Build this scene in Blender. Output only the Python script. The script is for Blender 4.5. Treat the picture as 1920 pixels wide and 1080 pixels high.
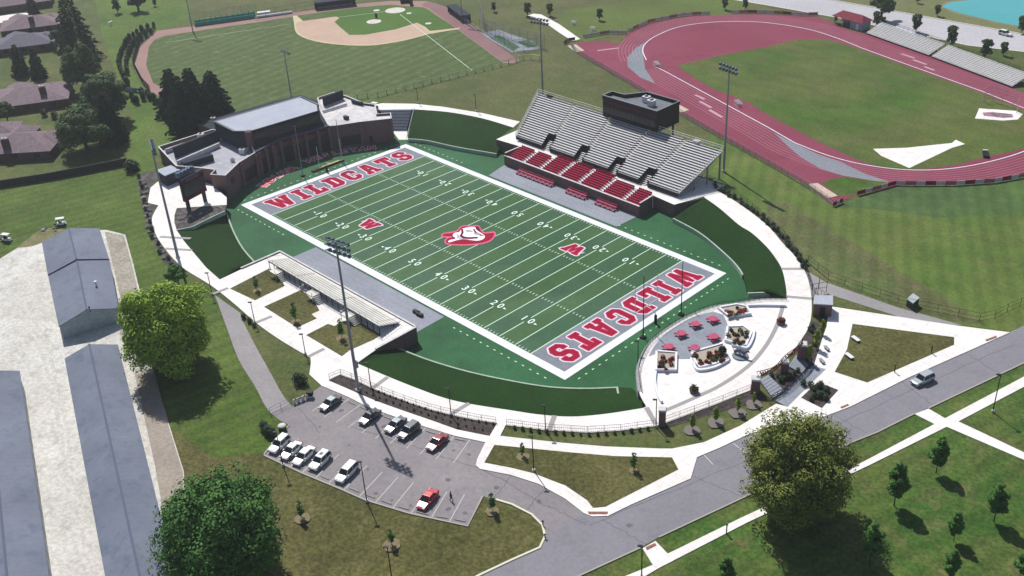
import bpy, bmesh, math, random
from mathutils import Vector, Matrix, noise
from mathutils.geometry import tessellate_polygon
R = math.radians
random.seed(7)
sc = bpy.context.scene
HAZE = 0.00018
for o in list(bpy.data.objects): bpy.data.objects.remove(o)
COL = sc.collection
# ---------------------------------------------------------------- camera
FW = Vector((-0.64026248, 0.57633213, -0.50784371))
RT = Vector((0.69026789, 0.72174178, -0.05117649))
UP = Vector((-0.33703737, 0.38331459, 0.85992775))
FO = 1988.71667
CAM = Vector((172.05349156, -141.54116534, 116.56148317))
cd = bpy.data.cameras.new('camera'); cam = bpy.data.objects.new('camera', cd); COL.objects.link(cam)
cd.sensor_width = 36; cd.lens = FO / 1920 * 36; cd.clip_start = 1; cd.clip_end = 3000
cam.matrix_world = Matrix(((RT.x, UP.x, -FW.x, CAM.x), (RT.y, UP.y, -FW.y, CAM.y), (RT.z, UP.z, -FW.z, CAM.z), (0, 0, 0, 1)))
sc.camera = cam
# ---------------------------------------------------------------- sky and sun
SUN_EL, SHADOW_AZ = R(51), R(-21)
tosun = Vector((-math.cos(SHADOW_AZ) * math.cos(SUN_EL), -math.sin(SHADOW_AZ) * math.cos(SUN_EL), math.sin(SUN_EL)))
w = bpy.data.worlds.new('World'); sc.world = w; w.use_nodes = True
nt = w.node_tree; nt.nodes.clear()
sky = nt.nodes.new('ShaderNodeTexSky'); sky.sky_type = 'NISHITA'; sky.sun_disc = False
sky.sun_elevation = SUN_EL; sky.sun_rotation = math.atan2(tosun.x, tosun.y)
bg = nt.nodes.new('ShaderNodeBackground'); bg.inputs[1].default_value = 0.072
wo = nt.nodes.new('ShaderNodeOutputWorld')
nt.links.new(sky.outputs[0], bg.inputs[0]); nt.links.new(bg.outputs[0], wo.inputs[0])
sd = bpy.data.lights.new('sun', 'SUN'); sd.energy = 4.3; sd.angle = R(0.53); sd.color = (1, 0.965, 0.91)
so = bpy.data.objects.new('sun', sd); COL.objects.link(so)
so.rotation_euler = tosun.to_track_quat('Z', 'Y').to_euler()
sc.view_settings.view_transform = 'Standard'; sc.view_settings.look = 'None'
sc.view_settings.exposure = 0.3; sc.view_settings.gamma = 1

# ---------------------------------------------------------------- helpers
H = 3.2                                    # level of the ground round the sunken field
def G(px, py, z=H):                        # the point of the plane z seen at photo pixel px, py
    d = FW + RT * ((px - 960) / FO) - UP * ((py - 540) / FO)
    return CAM + d * ((z - CAM.z) / d.z)
def pxm(p):                                # photo pixels per metre at p
    return FO / (p - CAM).dot(FW)
def proj(p):
    d = p - CAM; s = d.dot(FW)
    return (960 + FO * d.dot(RT) / s, 540 - FO * d.dot(UP) / s)
def topz(base, py):                        # height of a vertical at base that ends at pixel row py
    lo, hi = base.z, base.z + 80
    for _ in range(40):
        m = (lo + hi) / 2
        if proj(Vector((base.x, base.y, m)))[1] > py: lo = m
        else: hi = m
    return lo
HM = ((.999154965, .00410607824, .144711598), (-.000389911534, 1.00105081, .33750757), (.000129646814, .000578096763, 1))
def F(x, y, z=0.0):                        # football field coordinates -> world
    a = [r[0] * x + r[1] * y + r[2] for r in HM]
    return Vector((a[0] / a[2], a[1] / a[2], z))
def crom(p, n=5, closed=False):            # smooth curve through points
    out = []; N = len(p)
    for i in range(N if closed else N - 1):
        a = p[(i - 1) % N] if closed or i else p[0]
        b = p[i]; c = p[(i + 1) % N]
        d = p[(i + 2) % N] if closed or i < N - 2 else p[-1]
        for k in range(n):
            t = k / n
            out.append(tuple(.5 * (2 * b[j] + (c[j] - a[j]) * t + (2 * a[j] - 5 * b[j] + 4 * c[j] - d[j]) * t * t + (3 * b[j] - a[j] - 3 * c[j] + d[j]) * t ** 3) for j in range(len(b))))
    if not closed: out.append(tuple(p[-1]))
    return out
def resample(p, n):
    p = [Vector(q) for q in p]; L = [0]
    for a, b in zip(p, p[1:]): L.append(L[-1] + (b - a).length)
    out = []; j = 0
    for k in range(n):
        s = L[-1] * k / (n - 1)
        while j < len(p) - 2 and L[j + 1] < s: j += 1
        t = (s - L[j]) / max(1e-9, L[j + 1] - L[j]); out.append(p[j].lerp(p[j + 1], min(1, t)))
    return out
def W(pts, z=H): return [G(q[0], q[1], z) for q in pts]
def off(line, d):                          # offset a world polyline sideways in plan
    out = []
    for i, p in enumerate(line):
        a = line[max(0, i - 1)]; b = line[min(len(line) - 1, i + 1)]
        t = (b - a).xy.normalized(); out.append(Vector((p.x - t.y * d, p.y + t.x * d, p.z)))
    return out

class MB:                                  # collects shapes for ONE mesh object
    def __init__(s): s.v = []; s.f = []; s.m = []
    def add(s, v, f, m=0):
        b = len(s.v); s.v += [tuple(q) for q in v]; s.f += [tuple(i + b for i in q) for q in f]; s.m += [m] * len(f)
    def quad(s, a, b, c, d, m=0): s.add([a, b, c, d], [(0, 1, 2, 3)], m)
    def hexa(s, lo, hi, m=0):              # 4 bottom + 4 top corners
        s.add(list(lo) + list(hi), [(3, 2, 1, 0), (4, 5, 6, 7), (0, 1, 5, 4), (1, 2, 6, 5), (2, 3, 7, 6), (3, 0, 4, 7)], m)
    def box(s, c, d, rz=0, m=0, tap=1.0):  # c = centre of the bottom
        ca, sa = math.cos(rz), math.sin(rz)
        def P(x, y, z): return (c[0] + x * ca - y * sa, c[1] + x * sa + y * ca, c[2] + z)
        x, y, z = d[0] / 2, d[1] / 2, d[2]; X, Y = x * tap, y * tap
        s.hexa([P(-x, -y, 0), P(x, -y, 0), P(x, y, 0), P(-x, y, 0)], [P(-X, -Y, z), P(X, -Y, z), P(X, Y, z), P(-X, Y, z)], m)
    def tube(s, a, b, r, r2=None, n=8, m=0, cap=True):
        a, b = Vector(a), Vector(b); r2 = r if r2 is None else r2
        q = (b - a).to_track_quat('Z', 'Y'); v = []
        for p, rr in ((a, r), (b, r2)):
            for k in range(n): v.append(p + q @ Vector((rr * math.cos(2 * math.pi * k / n), rr * math.sin(2 * math.pi * k / n), 0)))
        f = [(k, (k + 1) % n, n + (k + 1) % n, n + k) for k in range(n)]
        if cap: f += [tuple(range(n))[::-1], tuple(range(n, 2 * n))]
        s.add(v, f, m)
    def poly(s, pts, m=0, flip=False, holes=()):
        loops = [[Vector(q) for q in pts]] + [[Vector(q) for q in h] for h in holes]
        fl = [q for l in loops for q in l]; tr = tessellate_polygon([[Vector((q.x, q.y, 0)) for q in l] for l in loops])
        out = []
        for t in tr:
            a, b, c = [fl[i] for i in t]
            up = (b - a).to_3d().cross(c - a).z > 0
            out.append(t if up != flip else t[::-1])
        s.add(fl, out, m)
    def slab(s, pts, th, m=0, ms=None):    # flat top with skirts down th
        s.poly(pts, m); n = len(pts); ms = m if ms is None else ms
        for i in range(n):
            a, b = Vector(pts[i]), Vector(pts[(i + 1) % n]); d = Vector((0, 0, th))
            s.quad(a, b, b - d, a - d, ms)
    def prism(s, pts, z0, z1, m=0, ms=None):
        top = [Vector((p[0], p[1], z1)) for p in pts]; s.slab(top, z1 - z0, m, ms)
        s.poly([Vector((p[0], p[1], z0)) for p in pts], m, True)
    def wall(s, line, z0, z1, th, m=0):    # a wall of thickness th along a world polyline
        a, b = off(line, th / 2), off(line, -th / 2)
        for i in range(len(line) - 1):
            s.hexa([(q.x, q.y, z0) for q in (b[i], b[i + 1], a[i + 1], a[i])], [(q.x, q.y, z1) for q in (b[i], b[i + 1], a[i + 1], a[i])], m)
    def strip(s, line, w, z, m=0):
        a, b = off(line, w / 2), off(line, -w / 2)
        for i in range(len(line) - 1): s.quad(*[Vector((q.x, q.y, z)) for q in (b[i], b[i + 1], a[i + 1], a[i])], m)
    def dome(s, c, r, rz, m=0, n=12, k=5):
        v = [(c[0], c[1], c[2] + rz)]; f = []
        for j in range(1, k + 1):
            t = j / k * math.pi / 2
            for i in range(n): a = 2 * math.pi * i / n; v.append((c[0] + r * math.sin(t) * math.cos(a), c[1] + r * math.sin(t) * math.sin(a), c[2] + rz * math.cos(t)))
        for i in range(n): f.append((0, 1 + i, 1 + (i + 1) % n))
        for j in range(k - 1):
            for i in range(n): a = 1 + j * n; f.append((a + i, a + n + i, a + n + (i + 1) % n, a + (i + 1) % n))
        s.add(v, f, m)
    def build(s, name, mats, parent=None, local=False, smooth=False, bevel=0):
        me = bpy.data.meshes.new(name)
        o = bpy.data.objects.new(name, me); COL.objects.link(o)
        v = s.v
        if parent is not None:
            o.parent = parent
            if not local:
                l = Vector(parent.location); p = parent.parent
                while p: l += Vector(p.location); p = p.parent
                v = [(q[0] - l.x, q[1] - l.y, q[2] - l.z) for q in v]
        me.from_pydata(v, [], s.f); me.polygons.foreach_set('material_index', s.m)
        if smooth: me.polygons.foreach_set('use_smooth', [True] * len(s.f))
        for mt in (mats if isinstance(mats, (list, tuple)) else [mats]): me.materials.append(mt)
        if bevel:
            b = o.modifiers.new('bevel', 'BEVEL'); b.width = bevel; b.segments = 2; b.limit_method = 'ANGLE'
        me.update(); return o
def tag(o, label, cat, group=None):
    o['label'] = label; o['category'] = cat
    if group: o['group'] = group
    return o
def thing(name, label, cat, loc=(0, 0, 0), group=None, rz=0):
    o = bpy.data.objects.new(name, None); COL.objects.link(o); o.location = loc; o.rotation_euler = (0, 0, rz)
    o.empty_display_size = .5
    return tag(o, label, cat, group)
KIDS = {}
def dup(root, loc, rz=0, label=None, s=1.0, par=None):
    c = root.copy(); COL.objects.link(c)
    if par is None:
        c.location = loc; c.rotation_euler = (0, 0, rz); c.scale = (s, s, s)
        if label: c['label'] = label
    else: c.parent = par
    for ch in KIDS.setdefault(root.name, list(root.children)): dup(ch, None, par=c)
    return c
def struct(o, kind='structure'): o['kind'] = kind; return o

# ---------------------------------------------------------------- materials
def lin(c): return tuple((x / 255 / 12.92) if x <= 10 else ((x / 255 + .055) / 1.055) ** 2.4 for x in c)
KA = 0.7
MATS = {}
def mat(name, c, c2=None, sc1=.3, c3=None, sc2=4.0, grid=None, blot=0, sheen=0, rough=.85, metal=0, bump=0, k=KA, stripes=None, contrast=(.35, .65), fine=.12, spec=.12, coat=0):
    if name in MATS: return MATS[name]
    m = bpy.data.materials.new(name); m.use_nodes = True; t = m.node_tree; N = t.nodes; L = t.links
    b = N['Principled BSDF']; b.inputs['Roughness'].default_value = rough; b.inputs['Metallic'].default_value = metal
    b.inputs['Specular IOR Level'].default_value = spec
    if sheen: b.inputs['Sheen Weight'].default_value = sheen; b.inputs['Sheen Roughness'].default_value = .35; b.inputs['Sheen Tint'].default_value = (.8, 1, .85, 1)
    if coat: b.inputs['Coat Weight'].default_value = coat
    A = tuple(x * k for x in lin(c)) + (1,); MATS[name] = m
    if c2 is None and not bump and not stripes: b.inputs['Base Color'].default_value = A; return m
    tc = N.new('ShaderNodeTexCoord'); geo = N.new('ShaderNodeNewGeometry')
    P = geo.outputs['Position']
    def noi(s, det=4, ro=.6):
        n = N.new('ShaderNodeTexNoise'); n.inputs['Scale'].default_value = s; n.inputs['Detail'].default_value = det; n.inputs['Roughness'].default_value = ro
        L.new(P, n.inputs['Vector']); return n.outputs['Fac']
    def ramp(fac, lo, hi):
        r = N.new('ShaderNodeMapRange'); r.inputs['From Min'].default_value = lo; r.inputs['From Max'].default_value = hi; L.new(fac, r.inputs['Value']); return r.outputs['Result']
    def mix(f, a, bb, mode='MIX'):
        x = N.new('ShaderNodeMix'); x.data_type = 'RGBA'; x.blend_type = mode
        if isinstance(f, (int, float)): x.inputs['Factor'].default_value = f
        else: L.new(f, x.inputs['Factor'])
        for i, q in ((6, a), (7, bb)):
            if isinstance(q, tuple): x.inputs[i].default_value = q
            else: L.new(q, x.inputs[i])
        return x.outputs[2]
    col = A
    if c2: col = mix(ramp(noi(sc1), *contrast), A, tuple(x * k for x in lin(c2)) + (1,))
    if c3: col = mix(ramp(noi(sc2, 6, .7), .5, .75), col, tuple(x * k for x in lin(c3)) + (1,))
    if stripes:                            # (angle, period, colour multiplier, sharp)
        for (ang, per, mul, wob) in stripes:
            d = N.new('ShaderNodeVectorMath'); d.operation = 'DOT_PRODUCT'; L.new(P, d.inputs[0]); d.inputs[1].default_value = (math.cos(ang) / per, math.sin(ang) / per, 0)
            nn = N.new('ShaderNodeMath'); nn.operation = 'MULTIPLY_ADD'; L.new(noi(.05, 2), nn.inputs[0]); nn.inputs[1].default_value = wob; L.new(d.outputs['Value'], nn.inputs[2])
            sn = N.new('ShaderNodeMath'); sn.operation = 'SINE'; mm = N.new('ShaderNodeMath'); mm.operation = 'MULTIPLY'; mm.inputs[1].default_value = 6.2832
            L.new(nn.outputs[0], mm.inputs[0]); L.new(mm.outputs[0], sn.inputs[0])
            col = mix(ramp(sn.outputs[0], -.35, .35), col, tuple(mul) + (1,), 'MULTIPLY') if False else mix(1.0, col, mix(ramp(sn.outputs[0], -.6, .6), (1, 1, 1, 1), tuple(mul) + (1,)), 'MULTIPLY')
    if grid:                               # (angle, spacing, line share, multiplier): slab joints or roof seams
        for (ang, per, wd_, mul) in grid:
            d = N.new('ShaderNodeVectorMath'); d.operation = 'DOT_PRODUCT'; L.new(P, d.inputs[0]); d.inputs[1].default_value = (math.cos(ang) / per, math.sin(ang) / per, 0)
            fr_ = N.new('ShaderNodeMath'); fr_.operation = 'FRACT'; L.new(d.outputs['Value'], fr_.inputs[0])
            lt = N.new('ShaderNodeMath'); lt.operation = 'LESS_THAN'; L.new(fr_.outputs[0], lt.inputs[0]); lt.inputs[1].default_value = wd_
            col = mix(lt.outputs[0], col, mix(1.0, col, (mul, mul, mul, 1), 'MULTIPLY'))
    if blot: col = mix(1.0, col, mix(ramp(noi(.11, 6, .7), .3, .7), (1 - blot,) * 3 + (1,), (1 + blot * .6,) * 3 + (1,)), 'MULTIPLY')
    if fine:
        col = mix(1.0, col, mix(ramp(noi(1.5, 6, .75), .41, .59), (1 - fine,) * 3 + (1,), (1 + fine,) * 3 + (1,)), 'MULTIPLY')
    L.new(col, b.inputs['Base Color']) if not isinstance(col, tuple) else None
    if bump:
        bp = N.new('ShaderNodeBump'); bp.inputs['Strength'].default_value = bump; bp.inputs['Distance'].default_value = .1
        L.new(noi(6, 4), bp.inputs['Height']); L.new(bp.outputs[0], b.inputs['Normal'])
    return m

M_ground = mat('lawn_grass', (74, 92, 44), (96, 102, 58), .035, (110, 106, 66), .25, fine=.22, contrast=(.4, .62), blot=.26, k=0.82)
M_lawnL = mat('mown_lawn', (76, 100, 36), (92, 112, 48), .05, (98, 104, 60), .3, fine=.25, stripes=[(R(170), 3.4, (.82, .85, .82), .5)], blot=.26, k=0.84)
M_lawnW = mat('west_lawn', (74, 104, 36), (92, 116, 48), .04, (104, 104, 62), .2, fine=.25, blot=.26, k=0.84)
ST_M = [(R(30), 3.3, (1.2, 1.17, 1.2), .1)]
M_lawnR = mat('east_meadow', (80, 104, 44), (94, 110, 52), .03, (104, 110, 60), .15, fine=.16, stripes=ST_M, contrast=(.4, .6), blot=.26, k=0.84)
M_lawnR2 = mat('dry_meadow', (94, 98, 60), (78, 100, 50), .05, (116, 108, 78), .4, fine=.2, stripes=ST_M, contrast=(.4, .62), blot=.26, k=0.82)
M_lawnR3 = mat('dark_meadow', (68, 92, 52), (78, 104, 52), .04, (92, 104, 66), .3, fine=.16, stripes=[(R(30), 3.3, (1.18, 1.16, 1.18), .1)], blot=.26, k=0.84)
M_lawnD = mat('dry_lawn', (80, 82, 42), (98, 96, 56), .06, (112, 104, 68), .5, fine=.35, blot=.26, k=0.84)
M_lawnN = mat('north_lawn', (108, 112, 68), (92, 104, 56), .03, (118, 112, 78), .15, fine=.25, blot=.2, k=0.66)
M_lawnS = mat('park_lawn', (62, 96, 36), (94, 104, 52), .06, (108, 104, 66), .25, fine=.3, stripes=[(R(166), 3.6, (.8, .85, .8), .4)], blot=.26, k=0.91)
M_ball = mat('ballfield_grass', (86, 104, 56), (78, 94, 50), .03, (112, 122, 88), .3, fine=.15, stripes=[(R(8), 4.6, (.8, .83, .8), .15)], k=0.87)
M_infl = mat('infield_grass', (84, 118, 48), (76, 108, 44), .05, fine=.15, k=0.75)
M_trackgrass = mat('track_infield', (72, 106, 32), (100, 108, 54), .022, (106, 106, 68), .08, fine=.22, stripes=[(R(84), 6, (.92, .95, .92), .5)], contrast=(.38, .6), blot=.26, k=0.77)
M_berm = mat('dark_turf', (33, 66, 24), (40, 74, 28), .04, fine=.2, rough=.95, blot=.14, k=0.6)
M_turf = mat('green_turf', (38, 102, 56), (58, 122, 76), .03, (36, 86, 50), .08, fine=.12, rough=.7, contrast=(.35, .65), blot=.16, sheen=.22, k=0.6)
M_turfA = mat('field_turf_light', (64, 108, 54), (86, 124, 78), .02, (58, 98, 46), .05, fine=.12, rough=.7, contrast=(.38, .62), blot=.1, sheen=.3, k=0.6)
M_turfB = mat('field_turf_dark', (54, 102, 62), (78, 118, 86), .02, (48, 90, 56), .05, fine=.12, rough=.7, contrast=(.38, .62), blot=.1, sheen=.3, k=0.6)
M_white = mat('white_paint', (238, 238, 244), (226, 228, 238), .5, fine=.03, k=.85)
M_line = mat('line_paint', (205, 232, 208), k=.85)
M_red = mat('red_paint', (176, 12, 58), (164, 14, 52), .4, fine=.05)
M_pink = mat('red_edge_paint', (240, 110, 150))
M_grayz = mat('endzone_gray', (138, 144, 152), (148, 154, 164), .3, fine=.08)
M_apron = mat('apron_gray', (156, 160, 172), (172, 176, 188), .08, (156, 160, 176), .4, fine=.08, stripes=[(R(90), 1.6, (.96, .96, .97), .2)])
M_conc = mat('concrete', (247, 243, 241), (238, 232, 229), .08, (226, 219, 214), .5, fine=.05, rough=.9, grid=[(R(0), 3.0, .035, .86), (R(90), 3.0, .035, .86)], blot=.03, k=0.82)
M_kerb = mat('kerb_concrete', (240, 236, 214), fine=0)
M_kerb2 = mat('kerb_gray', (186, 180, 172), fine=0)
M_joint = mat('joint_gray', (176, 172, 172))
M_asph = mat('parking_asphalt', (150, 144, 148), (162, 156, 158), .06, (142, 138, 142), .6, fine=.07, blot=.07, k=0.72)
M_road = mat('road_asphalt', (144, 142, 150), (150, 148, 156), .03, (138, 136, 144), .3, fine=.06, blot=.07, k=0.72)
M_path = mat('path_asphalt', (166, 162, 164), (156, 152, 154), .1, fine=.07, blot=.07, k=0.75)
M_grav = mat('white_gravel', (222, 220, 214), (206, 202, 196), .05, (178, 172, 164), .35, fine=.14, contrast=(.4, .65), blot=.12, k=0.78)
M_tan = mat('tan_gravel', (184, 178, 166), (156, 150, 136), .2, (206, 200, 190), .8, fine=.2)
M_mulch = mat('mulch', (74, 66, 66), (90, 80, 78), .4, (58, 52, 52), 2, fine=.35)
M_rock = mat('rock_bed', (84, 78, 80), (120, 112, 110), .8, (50, 46, 48), 1.5, fine=.45, contrast=(.45, .6))
M_track = mat('track_red', (144, 66, 88), (154, 76, 98), .03, (134, 58, 80), .1, fine=.06, k=0.68)
M_trackline = mat('track_line', (214, 170, 186))
M_trackgray = mat('track_gray', (136, 146, 156), (144, 152, 160), .1)
M_dirt = mat('infield_dirt', (214, 184, 164), (206, 176, 156), .1, fine=.05)
M_sandline = mat('sand', (222, 206, 168), (214, 196, 160), .2, fine=.05)
M_wtrack = mat('warning_track', (166, 132, 128), (174, 142, 134), .1, fine=.08)
M_wtrack2 = mat('warning_track_dark', (146, 112, 114), (154, 120, 120), .1, fine=.08)  # darker tone of the warning track, for its right-hand strip
M_water = mat('pond_water', (92, 186, 206), (70, 178, 172), .03, rough=.3, spec=.3, fine=0)
M_paver = mat('gray_paver', (150, 156, 168), (162, 168, 178), .25, fine=.08)
M_shrubm = mat('leaf_litter', (104, 84, 60), (132, 116, 84), 1.2, fine=.3)
M_sap = mat('straw', (162, 148, 116), (118, 106, 78), 1.5, fine=.2)

def patch(name, pts, m, z=H, th=0.0, holes=(), kind=True, ms=None, world=False):
    b = MB(); p = pts if world else W(pts, z)
    if th: b.slab(p, th, 0, 1 if ms else 0)
    else: b.poly(p, 0, holes=[h if world else W(h, z) for h in holes])
    o = b.build(name, [m, ms] if ms else m)
    return struct(o) if kind else o

# ---------------------------------------------------------------- ground sheet with the bowl cut out
ringB_s = crom([(669, 681), (730, 707), (780, 727), (830, 745), (880, 757), (960, 769.5), (1010, 777), (1070, 781), (1135, 776), (1205, 765)])   # near berm, outer edge
plaza_in = crom([(1212, 762), (1200, 740), (1196, 715), (1195, 695), (1204, 667), (1220, 642), (1247, 620), (1285, 597), (1335, 577), (1385, 569), (1430, 562), (1475, 562)])
ringR = crom([(1475, 558), (1474, 540), (1467, 507), (1455, 485), (1437, 462), (1410, 437), (1385, 421), (1350, 391), (1322, 371)])
ringT = crom([(962, 239), (905, 222), (840, 210), (777, 205)])
ringL = crom([(422, 394), (390, 410), (360, 425), (331, 431)]) + crom([(331, 431), (345, 452), (360, 470), (387, 502), (412, 524)])
wallS = [(412, 524), (452, 505), (526, 473), (780, 615), (704, 656), (669, 681)]
bowl_px = wallS + ringB_s[1:] + plaza_in + ringR
bz = [G(*q) for q in bowl_px] + [Vector(q) for q in ((30.2, 39.7, H), (23.1, 40.2, H), (-24.3, 40.5, H), (-32.3, 40, H))] + [G(*q) for q in ringT + [(706, 206)]]
# the field house stands in the bowl's west end
FT = [(395, 327), (422, 329), (447, 305), (478, 286), (524, 261.5), (617, 236), (631, 235), (677, 228), (734, 222)]
ZT = 7.0
FTw = [G(x, y, ZT) for x, y in FT]
bz += [Vector((q.x, q.y, H)) for q in FTw[::-1]] + [G(*q) for q in ringL]
g = MB()
far = [(-440, -340), (440, -340), (440, 540), (-440, 540)]
g.poly([Vector((x, y, H - .03)) for x, y in far], holes=[[Vector((q.x, q.y, H - .03)) for q in bz]])
struct(g.build('ground', M_ground))
# bowl floor
fl = MB(); cx, cy = 0, 0
fl.poly([Vector((q.x, q.y, -.05)) for q in bz]); struct(fl.build('field_turf', M_turf))

def berm(name, outer, inner, zi=.8, n=60):
    o = resample(W(outer, H + .1), n); i = resample(W(inner, zi), n); b = MB()
    K = 6
    rows = []
    for k in range(K + 1):
        t = k / K; rows.append([a.lerp(c, t) + Vector((0, 0, .25 * math.sin(t * math.pi) * (1))) for a, c in zip(o, i)])
    for k in range(K):
        for j in range(n - 1): b.quad(rows[k][j], rows[k + 1][j], rows[k + 1][j + 1], rows[k][j + 1])
    for j in range(n - 1):
        b.quad(rows[K][j], Vector((*rows[K][j].xy, -.05)), Vector((*rows[K][j + 1].xy, -.05)), rows[K][j + 1])
    for e in (0, -1):
        for k in range(K): b.quad(rows[k][e], rows[k + 1][e], Vector((*rows[k + 1][e].xy, -.05)), Vector((*rows[k][e].xy, -.05)))
    return struct(b.build(name, M_berm))
inL = crom([(425, 399), (437, 432), (455, 465), (480, 494)])
berm('berm_slope', [(412, 524), (400, 513), (387, 502), (360, 470), (345, 452), (331, 431), (360, 425), (390, 410), (422, 394)][::-1], [(423, 396)] + inL[::1] + [(452, 505)], .8)
inS = crom([(743, 651), (805, 675), (880, 697), (960, 714), (1030, 725), (1095, 728), (1157, 726)]) + [(1185, 727), (1203, 745)]
berm('berm_slope', [(704, 656)] + ringB_s, [(735, 652)] + inS, .7)
inR = crom([(1262, 409), (1310, 435), (1350, 467), (1380, 496), (1395, 520), (1402, 549)])
berm('berm_slope', ringR[::-1], inR + [(1440, 552)], .8)
inT = crom([(765, 260), (800, 263), (855, 275), (931, 288)])
berm('berm_slope', ringT[::-1], inT, .8)
# the grass bank that runs out beside the plaza wall
# ---------------------------------------------------------------- surfaces round the field (px outlines on the ground)
Z = H
ring_out_s = [(605, 717), (618, 712), (637, 702), (662, 711), (700, 729), (730, 741), (773, 757), (807, 768), (847, 778), (890, 787), (930, 793), (950, 797), (1020, 806), (1103, 811), (1165, 807), (1225, 799)]
plaza_out = [(1247, 793), (1342, 758), (1407, 732), (1413, 712), (1440, 695), (1470, 676), (1497, 645)]
ring_out_r = [(1512, 622), (1520, 600), (1522, 570), (1519, 540), (1510, 510), (1490, 480), (1467, 455), (1440, 424), (1400, 392), (1360, 366), (1322, 347), (1290, 330)]
ring_main = crom([(297, 385), (286, 405), (286, 422), (295, 445), (310, 467), (327, 487), (350, 507), (397, 536), (440, 570), (480, 605), (522, 635), (565, 661), (582, 671), (580, 702)])[:] + ring_out_s + plaza_out + crom(ring_out_r)
ring_in = [(1322, 371)] + ringR[::-1] + plaza_in[::-1] + ringB_s[::-1] + [(704, 656), (780, 615), (526, 473), (452, 505), (412, 524), (387, 502), (360, 470), (345, 452), (331, 431), (327, 417), (327, 405), (332, 390)]
patch('concourse', ring_main + ring_in, M_conc, Z + .13, .2)
patch('concourse', [(962, 239)] + ringT[1:] + [(706, 206), (702, 196), (717, 193.5), (777, 194.5), (830, 200), (905, 212), (975, 228)], M_conc, Z + .13, .2)
patch('scoreboard_plaza', [(297, 385), (277, 380), (282, 352), (295, 341), (330, 330), (395, 345), (425, 370), (425, 384), (332, 390)], M_conc, Z + .125, .15)
# raised seams across the ring walk
b = MB()
for q in ((358, 448, 300, 445), (360, 470, 310, 467), (428, 541, 397, 553), (510, 594, 480, 606), (608, 655, 578, 670), (727, 708, 700, 728), (880, 757, 845, 778), (1040, 780, 1030, 807), (1212, 765, 1230, 797), (1465, 505, 1507, 505), (1474, 557, 1521, 561)):
    b.strip([G(q[0], q[1], Z), G(q[2], q[3], Z)], .9, Z + .145)
struct(b.build('walk_bands', M_joint))
b = MB()
arc = W(crom([(1247, 771), (1300, 748), (1350, 724), (1400, 690), (1432, 655), (1455, 615), (1468, 575)]), Z)
b.strip(arc, .8, Z + .145); struct(b.build('plaza_band', M_joint))
# lawns between the walks
LG = Z + .15
for pts in ([(431, 541), (503, 504), (516, 506), (534, 536), (478, 563)],
            [(495, 575), (565, 543), (590, 566), (599, 582), (584, 589), (594, 597), (557, 614)],
            [(574, 628), (615, 607), (627, 611), (645, 601), (680, 607), (715, 628), (700, 637), (655, 657), (641, 668)]):
    patch('lawn_square', pts, M_lawnD, LG)
M_lawnDk = M_lawnD
patch('parking_lot', crom([(495, 853), (500, 846), (520, 822), (543, 797)], 3) + [(525, 788), (507, 774), (547, 761), (603, 723), (655, 745), (688, 762), (737, 780), (797, 800), (853, 817), (910, 829), (895, 860)] + [(892, 872), (900, 879), (957, 890), (1010, 907), (1060, 935), (1095, 962), (1022, 1006), (1017, 985), (997, 965), (960, 946), (930, 937), (905, 930), (877, 986), (767, 962), (685, 937), (635, 915), (590, 896), (565, 886)], M_asph, Z + .01)
patch('road', [(860, 1110), (892, 1080), (960, 1050), (1012, 1027), (1022, 1006), (1095, 962), (1110, 968), (1140, 967), (1185, 945), (1295, 897), (1307, 857), (1350, 839), (1410, 811), (1475, 812), (1537, 784), (1595, 762), (1705, 707), (1895, 622), (1990, 578), (2000, 640), (1920, 680), (1740, 765), (1645, 810), (1597, 829), (1395, 932), (1235, 1007), (1200, 1027), (1085, 1080), (1020, 1110)], M_road, Z + .015)
patch('service_path', crom([(403, 553), (425, 614), (448, 675), (478, 724), (495, 757), (507, 774)]) + crom([(547, 761), (530, 740), (505, 695), (480, 650), (455, 601), (451, 587)]), M_path, Z + .012)
patch('service_path', [(1508, 500), (1513, 508), (1550, 530), (1682, 576), (1802, 609), (1784, 610), (1686, 594), (1552, 551), (1519, 560), (1519, 540), (1510, 512)], M_path, Z + .012)
# parking kerb walk and cross walks
kerb_walk = [(580, 702), (618, 714), (673, 738), (707, 752), (757, 770), (807, 787), (857, 805), (918, 817), (933, 792), (948, 797), (938, 817), (1053, 830), (1137, 837), (1240, 841), (1260, 841), (1320, 829), (1388, 798), (1455, 757), (1475, 762), (1547, 692), (1525, 687), (1540, 640), (1550, 612), (1554, 577), (1555, 574), (1686, 594), (1784, 609), (1894, 623),
             (1705, 707), (1595, 762), (1537, 784), (1475, 812), (1440, 806), (1410, 811), (1350, 839), (1307, 857), (1295, 897), (1185, 945), (1140, 967), (1110, 968), (1095, 962), (1060, 935), (1010, 907), (957, 890), (900, 879), (892, 872), (895, 860), (910, 829), (853, 817), (797, 800), (737, 780), (688, 762), (655, 745), (603, 723)]
patch('pavement', kerb_walk, M_conc, Z + .122, .14, ms=M_kerb)
patch('lawn_triangle', [(927, 834), (1070, 848), (1153, 855), (1260, 857.5), (1272, 880), (1135, 950), (1112, 952), (1100, 937), (1060, 910), (1000, 887), (960, 877), (908, 867)], M_lawnD, LG)
patch('lawn_triangle', [(1598.5, 607), (1789, 632), (1789, 646), (1626, 717), (1565, 697), (1588, 655), (1594, 628)], M_lawnD, LG)
patch('mulch_bed', [(618, 712), (637, 702), (662, 712), (700, 730), (730, 741), (773, 757), (807, 768), (847, 778), (890, 787), (930, 793), (918, 817), (857, 805), (807, 787), (757, 770), (707, 752), (673, 738)], M_mulch, LG)
patch('planted_bed', [(1533, 716), (1572, 731), (1541, 765), (1502, 745.5)], M_mulch, LG)
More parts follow.
